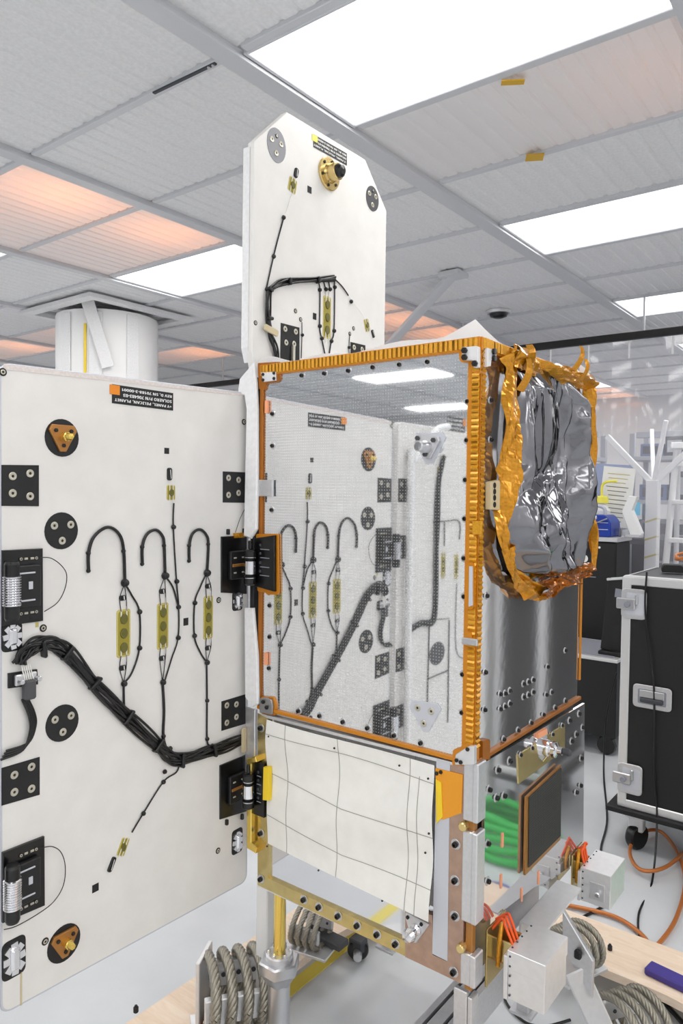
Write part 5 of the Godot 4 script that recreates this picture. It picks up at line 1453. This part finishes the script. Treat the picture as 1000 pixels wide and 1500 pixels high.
# ---------------------------------------------------------------- cases on the right
func latch(o: Node3D, c: Vector3) -> void:
	var l := mi("latch", extrude(rrect(Vector2.ZERO, 0.10, 0.125, 0.02), 0, 0.006, 0.002), M.silver_soft, o, c)
	mi("latch_dish", extrude(rrect(Vector2(0.006, 0), 0.07, 0.09, 0.008), 0.006, 0.0065), M.grey_light, l)
	bx("latch_arm", l, Vector3(-0.03, 0.0, 0.012), Vector3(0.075, 0.045, 0.012), M.silver, 0.004)
	mi("latch_button", rod(0.012, 0.01, 0.002, 16), M.grey_mid, l, Vector3(-0.022, -0.002, 0.017))
	bx("latch_rib", l, Vector3(0.012, 0.02, 0.012), Vector3(0.01, 0.045, 0.012), M.silver, 0.003)

func flight_case(label: String, at: Vector3, w: float, y0: float, y1: float, dp: float) -> Node3D:
	var o := thing("flight_case", label, "case", at)
	var h := y1 - y0
	bx("body", o, Vector3(w / 2, (y0 + y1) / 2, -dp / 2), Vector3(w, h, dp), M.case_black, 0.003)
	for y in [y0 + 0.016, y1 - 0.016]:
		bx("edge_trim", o, Vector3(w / 2, y, 0.0), Vector3(w + 0.008, 0.034, 0.010), M.case_edge, 0.003)
		bx("edge_trim", o, Vector3(-0.0, y, -dp / 2), Vector3(0.010, 0.034, dp + 0.008), M.case_edge, 0.003)
	for x in [0.014, w - 0.014]:
		bx("edge_trim", o, Vector3(x, (y0 + y1) / 2, 0.0), Vector3(0.034, h, 0.011), M.case_edge, 0.003)
	bx("edge_trim", o, Vector3(0.0, (y0 + y1) / 2, -0.014), Vector3(0.011, h, 0.034), M.case_edge, 0.003)
	bx("edge_trim", o, Vector3(w / 2, y1 + 0.001, -0.014), Vector3(w, 0.008, 0.034), M.case_edge, 0.003)
	bx("top_lining", o, Vector3(w / 2, y1 + 0.0005, -dp / 2 - 0.01), Vector3(w - 0.06, 0.006, dp - 0.08), M.grey_dark, 0.001)
	bx("base_board", o, Vector3(w / 2 - 0.02, y0 - 0.012, -dp / 2), Vector3(w + 0.05, 0.022, dp + 0.06), M.black, 0.003)
	for x in [0.06, w - 0.06]:
		for z in [-0.06, -dp + 0.06]:
			var c := bx("caster_plate", o, Vector3(x, y0 - 0.035, z), Vector3(0.08, 0.03, 0.08), M.silver_soft, 0.003)
			mi("wheel", lathe([Vector2(0, -0.02), Vector2(0.05, -0.02), Vector2(0.055, -0.012), Vector2(0.055, 0.012), Vector2(0.05, 0.02), Vector2(0, 0.02)], 24, "casewheel"), M.black_gloss, c, Vector3(0, -(y0 - 0.035) + 0.055, 0), Basis(Vector3.UP, 1.2))
			bx("fork", c, Vector3(0, -0.04, 0), Vector3(0.06, 0.07, 0.05), M.silver_soft, 0.004)
	return o

func build_cases() -> void:
	var o := flight_case("black flight case with aluminium edges and butterfly latches, orange cable on top", Vector3(-0.262, 0, -1.84), 0.62, 0.19, 1.155, 0.5)
	latch(o, Vector3(0.045, 1.045, 0.006))
	latch(o, Vector3(0.045, 0.315, 0.006))
	var h := mi("recessed_handle", extrude(rrect(Vector2.ZERO, 0.15, 0.095, 0.018), 0, 0.005, 0.002), M.silver_soft, o, Vector3(0.125, 0.67, 0.006))
	mi("handle_dish", extrude(rrect(Vector2.ZERO, 0.11, 0.06, 0.006), 0.005, 0.0055), M.grey_mid, h)
	bx("grip", h, Vector3(0, -0.014, 0.010), Vector3(0.09, 0.018, 0.012), M.grey_dark, 0.005)
	bx("grip_bail", h, Vector3(0, 0.012, 0.008), Vector3(0.095, 0.03, 0.006), M.silver, 0.002)
	flight_case("black flight case standing right of the picture, seen dark in the side mirror", Vector3(0.60, 0, -1.86), 0.24, 0.19, 1.155, 0.5)
	var wp := thing("white_post", "white post right of the picture, a bright stripe in the side mirror", "post", Vector3(0.93, 0, -1.9))
	bx("shaft", wp, Vector3(0, 0.85, 0), Vector3(0.10, 1.7, 0.10), M.white, 0.004)
	bx("foot", wp, Vector3(0, 0.01, 0), Vector3(0.16, 0.02, 0.16), M.white, 0.003)
	var ek := thing("equipment_rack", "tall black equipment rack right of the picture, darkening the foil reflections", "rack", Vector3(1.95, 0, -2.75))
	bx("cabinet", ek, Vector3(0, 1.05, -0.3), Vector3(2.1, 2.1, 0.6), M.case_black, 0.006)
	for k in 3:
		bx("door", ek, Vector3(-0.7 + 0.7 * k, 1.05, 0.006), Vector3(0.66, 2.0, 0.014), M.black, 0.004)
		bx("handle", ek, Vector3(-0.45 + 0.7 * k, 1.1, 0.022), Vector3(0.025, 0.2, 0.02), M.silver, 0.004)
	# open case with a monitor
	var c2 := thing("equipment_case", "black case on casters with a bright rim, behind the flight case", "case", Vector3(-0.582, 0.0502, -2.9))
	c2.position = Vector3(-0.60, 0, -2.9)
	bx("body", c2, Vector3(-0.28, 0.33, -0.25), Vector3(0.56, 0.44, 0.5), M.case_black, 0.004)
	bx("rim", c2, Vector3(-0.28, 0.553, -0.25), Vector3(0.57, 0.02, 0.51), M.case_edge, 0.003)
	bx("tray", c2, Vector3(-0.28, 0.564, -0.25), Vector3(0.5, 0.006, 0.44), M.grey_mid, 0.001)
	for x in [-0.06, -0.5]:
		for z in [-0.05, -0.45]:
			mi("wheel", lathe([Vector2(0, -0.02), Vector2(0.05, -0.02), Vector2(0.055, 0.0), Vector2(0.05, 0.02), Vector2(0, 0.02)], 20, "wheel2"), M.black_gloss, c2, Vector3(x, 0.055, z))
	var mo := thing("monitor", "thin black monitor standing on the equipment case beside the flight case", "monitor", Vector3(-0.60, 0.567, -3.02))
	bx("screen", mo, Vector3(-0.05, 0.23, 0.0), Vector3(0.12, 0.42, 0.03), M.black, 0.003, Basis(Vector3(0, 0, 1), -0.09))
	bx("rim", mo, Vector3(-0.025, 0.445, 0.0), Vector3(0.15, 0.014, 0.04), M.case_edge, 0.002, Basis(Vector3(0, 0, 1), 0.15))
	bx("sticker", mo, Vector3(-0.03, 0.36, 0.018), Vector3(0.04, 0.05, 0.002), M.grey_mid, 0.0, Basis(Vector3(0, 0, 1), -0.09))
	bx("stand", mo, Vector3(-0.06, 0.01, -0.01), Vector3(0.14, 0.02, 0.12), M.black, 0.003)
	# tall dark cabinet behind
	var cb := thing("tool_cabinet", "tall black cabinet with a round white sticker and silver top", "cabinet", Vector3(-0.94, 0, -3.6))
	bx("body", cb, Vector3(-0.2, 0.59, -0.15), Vector3(0.62, 1.18, 0.3), M.black, 0.01)
	bx("top", cb, Vector3(-0.2, 1.195, -0.15), Vector3(0.64, 0.03, 0.32), M.silver_soft, 0.003)
	mi("sticker", rod(0.026, 0.002, 0.0005, 20), M.paper, cb, Vector3(-0.10, 1.06, 0.001))
	mi("rivet", rod(0.008, 0.003, 0.001, 10), M.paper, cb, Vector3(0.0, 1.14, 0.001))
	bx("slot", cb, Vector3(-0.1, 0.94, 0.002), Vector3(0.16, 0.006, 0.004), M.grey_mid, 0.0)
	bx("slot", cb, Vector3(-0.1, 0.99, 0.002), Vector3(0.16, 0.004, 0.004), M.grey_dark, 0.0)
	# things on the cabinet
	var y := 1.21
	var tb := thing("tool_box", "blue plastic tool box with a grey handle on the black cabinet", "tool box", Vector3(-1.0, y, -3.71))
	mi("box", extrude(rounded([Vector2(-0.13, 0), Vector2(0.13, 0), Vector2(0.125, 0.10), Vector2(0.09, 0.145), Vector2(-0.09, 0.145), Vector2(-0.13, 0.09)], 0.02), -0.1, 0.1, 0.006), M.blue, tb)
	mi("handle", tube([Vector3(-0.06, 0.14, 0), Vector3(-0.05, 0.19, 0), Vector3(0, 0.205, 0), Vector3(0.05, 0.19, 0), Vector3(0.06, 0.14, 0)], 0.012, 8, 5), M.grey_light, tb)
	for k in 2:
		bx("groove", tb, Vector3(0, 0.05 + 0.045 * k, 0.101), Vector3(0.22, 0.005, 0.004), M.grey_light, 0.001)
	var sd := thing("screwdriver", "yellow handled tool leaning in front of the blue tool box", "tool", Vector3(-1.12, y + 0.02, -3.596))
	mi("handle", rod(0.014, 0.16, 0.004, 12), M.orange, sd, Vector3.ZERO, toward(Vector3(1.0, 0.45, 0)))
	mi("shaft", rod(0.005, 0.09, 0.001, 8), M.steel, sd, Vector3(0.145, 0.067, 0), toward(Vector3(1.0, 0.45, 0)))
	var bo := thing("wash_bottle", "white wash bottle with a yellow cap and spout, behind the tool box", "bottle", Vector3(-1.02, y, -3.872))
	mi("bottle", lathe([Vector2(0, 0), Vector2(0.055, 0), Vector2(0.058, 0.02), Vector2(0.058, 0.17), Vector2(0.03, 0.215), Vector2(0.03, 0.225), Vector2(0, 0.225)], 24), M.white, bo, Vector3.ZERO, upright())
	mi("cap", lathe([Vector2(0, 0), Vector2(0.046, 0), Vector2(0.042, 0.04), Vector2(0.03, 0.05), Vector2(0, 0.05)], 20), M.yellow_tag, bo, Vector3(0, 0.222, 0), upright())
	mi("spout", tube([Vector3(0, 0.27, 0), Vector3(0.0, 0.34, 0), Vector3(0.03, 0.37, 0), Vector3(0.10, 0.375, 0)], 0.009, 8, 6), M.yellow_tag, bo)
	bo = thing("spray_bottle", "white slanted bottle left of the yellow capped wash bottle", "bottle", Vector3(-1.2, y, -3.84))
	mi("bottle", lathe([Vector2(0, 0), Vector2(0.05, 0), Vector2(0.05, 0.14), Vector2(0.025, 0.2), Vector2(0.02, 0.235), Vector2(0, 0.235)], 20), M.white, bo, Vector3.ZERO, upright())
	bx("trigger", bo, Vector3(0.0, 0.245, 0), Vector3(0.09, 0.03, 0.03), M.white, 0.008)
	var le := thing("desk_arm", "bent white metal arm standing right of the blue tool box", "arm", Vector3(-0.79, y, -3.74))
	mi("arm", extrude([Vector2(0.02, 0), Vector2(0.075, 0.0), Vector2(0.085, 0.03), Vector2(0.02, 0.18), Vector2(0.05, 0.27), Vector2(0.0, 0.275), Vector2(-0.045, 0.17)], -0.03, 0.03, 0.003), M.white, le)
	bx("clamp", le, Vector3(0.03, 0.01, 0), Vector3(0.10, 0.02, 0.09), M.silver_soft, 0.003)
	bx("knob", le, Vector3(-0.06, 0.03, 0.0), Vector3(0.02, 0.06, 0.03), M.steel, 0.004)
	# on the flight case
	var ad := thing("power_adapter", "small black power brick on top of the flight case", "adapter", Vector3(-0.1255, 1.165, -2.0693))
	mi("brick", extrude(rounded([Vector2(-0.045, 0), Vector2(0.045, 0), Vector2(0.045, 0.022), Vector2(0.03, 0.034), Vector2(-0.035, 0.034), Vector2(-0.045, 0.02)], 0.006), -0.03, 0.03, 0.003), M.black, ad, Vector3.ZERO, Basis(Vector3.UP, 0.3))
	mi("lead", tube([Vector3(0.045, 0.012, 0), Vector3(0.08, 0.006, 0.02), Vector3(0.14, 0.006, 0.0)], 0.004, 7, 5), M.black, ad)
	var lo := thing("coiled_cable", "orange cable loop on top of the flight case at the right edge", "cable", Vector3(-0.1787, 1.165, -2.5474))
	var pts := []
	for i in 40:
		var t := i / 39.0 * TAU * 1.6
		pts.append(Vector3(0.045 * cos(t), 0.012 + 0.03 * (1 - cos(t * 0.6)) * 0.6, 0.04 * sin(t)))
	mi("loop", tube(pts, 0.007, 8, 2), M.copper_cable, lo)

# ---------------------------------------------------------------- background
func build_background() -> void:
	# wrapped column behind the open panel
	var col := thing("wrapped_column", "white wrapped column reaching the ceiling behind the open panel", "column", Vector3(-4.33, 0, -2.15))
	mi("wrap", lathe([Vector2(0.385, 0), Vector2(0.385, CEIL - 0.06)], 20), M.white, col, Vector3.ZERO, upright())
	for a in [0.1, 0.75, 1.45]:
		var st := new_st()
		add_box(st, Vector3(0.387 * sin(a), 1.4, 0.387 * cos(a)), Vector3(0.10, 2.78, 0.012), 0.003, Basis(Vector3.UP, a))
		mi("tape_seam", st.commit(), M.white_cloth, col)
	bx("yellow_seam", col, Vector3(0.387 * sin(0.55), 1.6, 0.388 * cos(0.55)), Vector3(0.018, 2.2, 0.008), M.yellow, 0.001, Basis(Vector3.UP, 0.55))
	var fl := new_st()
	add_box(fl, Vector3(0.41 * sin(0.8), 2.62, 0.41 * cos(0.8)), Vector3(0.09, 0.5, 0.01), 0.002, Basis(Vector3.UP, 0.8) * Basis(Vector3(0, 0, 1), 0.3))
	mi("loose_flap", fl.commit(), M.white_cloth, col)
	var crown := new_st()
	for s in [-1.0, 1.0]:
		add_box(crown, Vector3(s * 0.43, CEIL - 0.028, 0), Vector3(0.08, 0.03, 0.94), 0.002)
		add_box(crown, Vector3(0, CEIL - 0.028, s * 0.43), Vector3(0.78, 0.03, 0.08), 0.002)
	mi("collar", crown.commit(), M.white_cloth, col)
	# rail and clear curtain
	var rail := thing("curtain_rail", "long black curtain rail hung below the ceiling behind the satellite", "rail", Vector3(-2.2, 2.6, -4.0))
	bx("bar", rail, Vector3(0, 0, 0), Vector3(12.0, 0.05, 0.05), M.black, 0.004)
	for k in 9:
		bx("hanger", rail, Vector3(-5.6 + 1.4 * k, 0.14, 0), Vector3(0.012, 0.25, 0.012), M.grid, 0.001)
	for k in 3:
		var cu := thing("clear_curtain", ["clear vinyl curtain hung on the black rail, right end", "clear vinyl curtain hung on the black rail, middle length", "clear vinyl curtain hung on the black rail behind the open panel"][k], "curtain", Vector3([2.0, -1.6, -5.6][k], 0, -4.0), 0.0, "clear vinyl curtains")
		var wd: float = [3.4, 3.4, 4.2][k]
		var rng := RandomNumberGenerator.new()
		rng.seed = 5 + k
		var ph := rng.randf() * 6.0
		mi("vinyl", sheet(90, 4, func(u: float, v: float) -> Vector3:
			return Vector3((u - 0.5) * wd, 2.57 - 2.5 * v, 0.02 * sin(u * 60.0 + ph) * (0.4 + v) + 0.012 * sin(u * 23.0 + v * 2.0))), M.vinyl, cu)
		for j in 12:
			bx("hook_strip", cu, Vector3((j - 5.5) / 12.0 * wd, 2.505, 0.012), Vector3(0.012, 0.12, 0.004), M.white, 0.001)
	# Y braced white post
	var yp := thing("braced_post", "white taped post with slanted braces at its top behind the flight case", "post", Vector3(-0.79, 0, -4.3))
	bx("post", yp, Vector3(0, 0.80, 0), Vector3(0.085, 1.6, 0.085), M.white, 0.004)
	for q in [[Vector3(-0.34, 0.36, 0), 0.04], [Vector3(0.5, 0.52, 0), 0.04], [Vector3(-0.1, 0.42, -0.3), 0.03], [Vector3(0.1, 0.45, 0.1), 0.03]]:
		var d: Vector3 = q[0]
		mi("brace", rbox(Vector3(q[1], q[1], d.length()), 0.003), M.white, yp, Vector3(0, 1.57, 0) + d * 0.5, toward(d))
	for k in 4:
		bx("amber_band", yp, Vector3(0, 1.02 + 0.13 * k - 0.1, 0.0), Vector3(0.089, 0.014, 0.089), M.patch, 0.001, Basis(Vector3(0, 0, 1), 0.35))
	# paper and note on the curtain
	var pp := thing("posted_sheet", "white printed sheet hung on the clear curtain above the tool box", "paper", Vector3(-0.9528, 1.4757, -3.97))
	var dw := 0.22
	mi("sheet", rbox(Vector3(dw, 0.42, 0.004), 0.0), M.paper, pp, Vector3.ZERO, Basis(Vector3(0, 0, 1), -0.1))
	for k in 12:
		bx("text_line", pp, Vector3(0.0 + 0.016 - 0.003 * k, 0.16 - 0.03 * k, 0.003), Vector3(dw * (0.7 - 0.1 * (k % 3)), 0.0045, 0.002), M.ink if k > 2 else M.patch, 0.0, Basis(Vector3(0, 0, 1), -0.1))
	var nt := thing("blue_note", "pale blue sticky note on the clear curtain beside the printed sheet", "note", Vector3(-0.8578, 1.3962, -3.97))
	mi("note", rbox(Vector3(0.14, 0.09, 0.003), 0.0), M.sky_note, nt)
	# shelving, ladder and covered equipment behind the curtain
	for q in [["grey shelving rack with instruments behind the clear curtain, nearest the satellite", Vector3(-2.6, 0, -6.2), 1], ["grey shelving rack with instruments behind the clear curtain, right of the braced post", Vector3(-0.75, 0, -6.5), 2]]:
		var rk := thing("shelving_rack", q[0], "shelf", q[1], 0.0, "shelving racks behind the curtain")
		for x in [-0.75, 0.75]:
			for z in [-0.25, 0.25]:
				bx("upright", rk, Vector3(x, 1.05, z), Vector3(0.05, 2.1, 0.05), M.grey_light, 0.002)
		for y in [0.5, 1.05, 1.42, 1.85]:
			bx("shelf", rk, Vector3(0, y, 0), Vector3(1.56, 0.04, 0.56), M.grey_light, 0.002)
		bx("top_beam", rk, Vector3(0, 2.1, 0), Vector3(1.56, 0.06, 0.06), M.grey_light, 0.002)
		var rng := RandomNumberGenerator.new()
		rng.seed = q[2]
		var shelves := ["lowest", "second", "third", "top"]
		var nth := ["first", "second", "third", "fourth", "fifth", "sixth", "seventh", "eighth", "ninth", "tenth"]
		for lv in 4:
			var y: float = [0.521, 1.071, 1.441, 1.871][lv]
			var x := -0.70
			var n := 0
			while x < 0.6:
				var w := rng.randf_range(0.16, 0.36)
				var hh := rng.randf_range(0.12, 0.22 if lv == 3 else 0.30)
				if x + w > 0.70:
					break
				var tone: Array = [[M.grey_dark, "charcoal"], [M.black, "black"], [M.grey_mid, "mid grey"], [M.white, "white"], [M.blue_sheet, "slate blue"]][rng.randi() % 5]
				var b := thing("instrument_box", "%s instrument box, %s from left on the %s shelf of the %s rack" % [tone[1], nth[n], shelves[lv], "left" if q[2] == 1 else "right"], "box", q[1] + Vector3(x + w / 2, y, 0), 0.0, "instruments on the racks")
				bx("housing", b, Vector3(0, hh / 2, 0), Vector3(w - 0.02, hh, 0.4), tone[0], 0.006)
				bx("face", b, Vector3(0, hh / 2, 0.203), Vector3(w * 0.7, hh * 0.6, 0.006), M.grey_dark if tone[0] != M.grey_dark else M.grey_light, 0.001)
				n += 1
				x += w
	var ld := thing("step_ladder", "white step ladder with slanted rails behind the clear curtain at the right", "ladder", Vector3(-0.55, 0, -4.7))
	for s in [-1.0, 1.0]:
		mi("rail", tube([Vector3(s * 0.28, 0, 0.1), Vector3(s * 0.18, 1.85, 0)], 0.025, 8, 0), M.white, ld)
		mi("rail", tube([Vector3(s * 0.3, 0, -0.6), Vector3(s * 0.18, 1.85, -0.05)], 0.02, 8, 0), M.white, ld)
	for k in 6:
		bx("step", ld, Vector3(0, 0.28 + 0.29 * k, 0.08 - 0.014 * k), Vector3(0.5 - 0.03 * k, 0.035, 0.09), M.white, 0.004)
	bx("cap", ld, Vector3(0, 1.87, -0.02), Vector3(0.42, 0.05, 0.16), M.white, 0.006)
	var bs := thing("covered_equipment", "equipment under a shiny blue plastic sheet behind the curtain", "equipment", Vector3(-1.75, 0, -5.0))
	mi("plastic_sheet", sheet(24, 16, func(u: float, v: float) -> Vector3:
		var x := (u - 0.5) * 1.3
		var yy := 1.78 - 0.62 * v - 0.08 * absf(u - 0.4)
		return Vector3(x, yy, 0.1 + 0.35 * v + 0.03 * sin(u * 19.0 + v * 5.0))), M.blue_sheet, bs)
	bx("frame", bs, Vector3(0, 0.6, 0), Vector3(1.1, 1.2, 0.4), M.grey_dark, 0.006)
	bx("table_top", bs, Vector3(0, 1.18, 0.1), Vector3(1.25, 0.04, 0.7), M.grey_light, 0.003)
	var bn := thing("work_bench", "long dark workbench behind the clear curtain and the braced post", "bench", Vector3(-0.4, 0, -5.72))
	bx("top", bn, Vector3(0.3, 1.08, 0), Vector3(2.4, 0.05, 0.7), M.grey_dark, 0.004)
	bx("drawers", bn, Vector3(-0.5, 0.53, 0), Vector3(0.7, 1.06, 0.6), M.case_black, 0.006)
	bx("drawers", bn, Vector3(1.0, 0.53, 0), Vector3(0.9, 1.06, 0.6), M.case_black, 0.006)
	for k in 4:
		bx("drawer_pull", bn, Vector3(-0.5, 0.25 + 0.22 * k, 0.305), Vector3(0.3, 0.02, 0.02), M.grey_mid, 0.003)
	bx("apron", bn, Vector3(0.2, 0.98, 0.28), Vector3(0.7, 0.15, 0.04), M.grey_dark, 0.003)
	# strut up to the ceiling behind the raised panel
	var a: Vector3 = Vector3(-1.6178, 2.86, -2.7853)
	var b: Vector3 = Vector3(-2.3455, 2.5968, -3.2)
	var sr := thing("ceiling_strut", "pale slanted strut from the ceiling grid down behind the raised panel", "strut", a)
	var d := b - a
	mi("bar", rbox(Vector3(0.07, 0.03, d.length() * 1.5), 0.003), M.grid, sr, d * 0.75, toward(d))
	bx("shoe", sr, Vector3(0, -0.004, 0), Vector3(0.14, 0.03, 0.14), M.grid, 0.003)
	# round fittings and tape on the ceiling
	var g: Vector2 = Vector2(-1.8194, -3.8488)
	var sp := thing("ceiling_sensor", "round black sensor ring on the ceiling right of the raised panel", "sensor", Vector3(g.x, CEIL + 0.01, g.y))
	mi("ring", lathe([Vector2(0, 0), Vector2(0.05, 0), Vector2(0.09, 0.0), Vector2(0.095, 0.012), Vector2(0.085, 0.03), Vector2(0, 0.03)], 28), M.silver_soft, sp, Vector3(0, 0.0, 0), Basis(Vector3.RIGHT, PI / 2))
	mi("lens", lathe([Vector2(0, 0), Vector2(0.07, 0), Vector2(0.062, 0.022), Vector2(0.03, 0.034), Vector2(0, 0.036)], 24), M.black_gloss, sp, Vector3(0, -0.028, 0), Basis(Vector3.RIGHT, PI / 2))
	g = Vector2(-0.4117, -1.0049)
	var tp := thing("ceiling_tape", "strip of yellow tape at the edge of the large light panel", "tape", Vector3(g.x, CEIL - 0.012, g.y), 0.55)
	bx("strip", tp, Vector3.ZERO, Vector3(0.075, 0.004, 0.028), M.tape_flat, 0.0)
	g = Vector2(-0.5706, -1.5634)
	tp = thing("ceiling_tape", "square of yellow tape across a ceiling joint between two lights", "tape", Vector3(g.x, CEIL - 0.012, g.y), 0.5)
	bx("strip", tp, Vector3.ZERO, Vector3(0.07, 0.004, 0.06), M.tape_flat, 0.0)
	# dark joint with two screws in the nearest tee
	var j0: Vector2 = Vector2(-1.4369, -0.3411)
	var j1: Vector2 = Vector2(-1.1317, -0.348)
	var jt := thing("tee_clip", "dark slotted clip with two screws in a ceiling joint at the upper left", "clip", Vector3(j1.x, CEIL - 0.008, j1.y))
	var dj := Vector3(j0.x - j1.x, 0, j0.y - j1.y)
	mi("slot", rbox(Vector3(0.012, 0.006, dj.length()), 0.001), M.grey_dark, jt, dj * 0.5, toward(dj))
	for k in 2:
		mi("screw", rod(0.006, 0.006, 0.001, 10), M.silver, jt, dj.normalized() * (0.012 + 0.02 * k) + Vector3(0, -0.006, 0), upright())

# ---------------------------------------------------------------- cables and small things
func build_small_things() -> void:
	# amber sheathed cable lying in loops on the floor at the right
	var c := thing("sheathed_cable", "thick copper coloured cable looping over the floor in front of the flight case", "cable", Vector3.ZERO)
	var pts := [Vector3(-0.3344, 0.012, -1.2474), Vector3(-0.2249, 0.012, -1.2912), Vector3(-0.0995, 0.012, -1.3118), Vector3(0.0088, 0.012, -1.2492), Vector3(0.0462, 0.012, -1.1646)]
	var loop := [Vector3(0.024, 0.012, -1.138), Vector3(0.0509, 0.016, -1.228), Vector3(0.0622, 0.016, -1.4332), Vector3(0.0277, 0.016, -1.7205), Vector3(-0.0588, 0.016, -1.958), Vector3(-0.1585, 0.02, -2.086), Vector3(-0.214, 0.03, -1.9731), Vector3(-0.1977, 0.03, -1.7877), Vector3(-0.1221, 0.03, -1.669), Vector3(-0.0498, 0.03, -1.754), Vector3(-0.0191, 0.02, -2.0174)]
	c.position = Vector3(pts[2].x, 0, pts[2].z)
	var off := Vector3(pts[2].x, 0, pts[2].z)
	for arr in [pts, loop]:
		var q := []
		for p in arr: q.append(p - off)
		mi("strand", tube(q, 0.0075, 9, 8), M.copper_cable, c)
	# black cables
	var b := thing("floor_cable", "thin black cable hanging down the flight case and along the floor", "cable", Vector3(0, 0, 0))
	pts = [Vector3(-0.1674, 1.1817, -1.825), Vector3(-0.1687, 1.0084, -1.825), Vector3(-0.1306, 0.7342, -1.825), Vector3(-0.1195, 0.3725, -1.825), Vector3(-0.1045, 0.18, -1.825), Vector3(-0.0761, 0.006, -1.6603), Vector3(-0.0518, 0.006, -1.3894), Vector3(0.0129, 0.006, -1.1946), Vector3(0.0635, 0.006, -1.1466)]
	b.position = Vector3(-0.12, 0, -1.5)
	var q2 := []
	for p in pts: q2.append(p - b.position)
	mi("strand", tube(q2, 0.004, 7, 8), M.cable, b)
	b = thing("floor_cable", "thin black cable running down between the cases to the thruster box", "cable", Vector3(-0.5, 0, -2.0))
	pts = [Vector3(-0.5545, 0.5291, -2.75), Vector3(-0.5882, 0.2913, -2.7), Vector3(-0.5647, 0.0283, -2.6), Vector3(-0.3837, 0.006, -2.0878), Vector3(-0.3015, 0.006, -1.7502), Vector3(-0.1599, 0.006, -1.4706), Vector3(-0.2177, 0.006, -1.2036)]
	q2 = []
	for p in pts: q2.append(p - b.position)
	mi("strand", tube(q2, 0.005, 7, 8), M.cable, b)
	b = thing("floor_cable", "black cable curving over the floor below the slotted beam", "cable", Vector3(-0.2, 0, -0.4))
	pts = [Vector3(-0.2633, 0.006, -0.7229), Vector3(-0.2145, 0.006, -0.6694), Vector3(-0.1499, 0.006, -0.6412), Vector3(-0.0994, 0.006, -0.6647), Vector3(-0.0554, 0.006, -0.7301)]
	q2 = []
	for p in pts: q2.append(p - b.position)
	mi("strand", tube(q2, 0.004, 7, 8), M.cable, b)
	# blue bar on the deck
	var p0: Vector3 = Vector3(0.0949, 0.1, -0.9421)
	var p1: Vector3 = Vector3(0.2134, 0.1, -0.9248)
	var bb := thing("foam_bar", "indigo foam bar lying on the plywood deck at the lower right", "foam bar", p0)
	var d := p1 - p0
	mi("bar", rbox(Vector3(0.05, 0.022, d.length() * 1.6), 0.004), M.indigo, bb, d * 0.8 + Vector3(0, 0.011, 0), toward(d))
	var k := 0
	for g in [Vector3(-0.0224, 0.1, -0.9701), Vector3(-0.9322, 0.1, 0.0957)]:
		var pn := thing("rubber_stopper", ["small black rubber stopper on the right of the plywood deck", "small black rubber stopper on the left of the plywood deck"][k], "stopper", g)
		mi("plug", rod(0.007, 0.016, 0.002, 14), M.black, pn, Vector3.ZERO, upright())
		mi("tip", rod(0.004, 0.02, 0.001, 10), M.black, pn, Vector3.ZERO, upright())
		k += 1
	# green and blue hoses right of the picture, seen in the lower side mirror
	var gh := thing("hose_coil", "coil of green hose on the floor, seen only in the lower side mirror", "hose", Vector3(0.62, 0, -1.55))
	for j in 5:
		var ring := []
		for i in 33:
			var t := TAU * i / 32.0
			ring.append(Vector3((0.24 - 0.02 * j) * cos(t), 0.03 + 0.03 * j + 0.01 * sin(t * 3 + j), (0.15 - 0.012 * j) * sin(t)))
		mi("turn", tube(ring, 0.018, 8, 2), M.green, gh)
	var bh := thing("blue_hose", "blue hose beside the green coil, seen in the lower side mirror", "hose", Vector3(0.6, 0, -1.2))
	mi("strand", tube([Vector3(-0.3, 0.012, 0.1), Vector3(-0.1, 0.012, -0.05), Vector3(0.1, 0.012, 0.04), Vector3(0.35, 0.012, -0.08)], 0.01, 8, 8), M.blue, bh)
	b = thing("floor_cable", "pair of black cables on the floor, seen only in the lower side mirror", "cable", Vector3(0.6, 0, -0.9))
	for s in 2:
		mi("strand", tube([Vector3(-0.5, 0.008, -0.1 + 0.2 * s), Vector3(-0.2, 0.008, 0.1 - 0.1 * s), Vector3(0.1, 0.008, -0.08 + 0.2 * s), Vector3(0.4, 0.008, 0.1)], 0.007, 8, 8), M.cable, b)
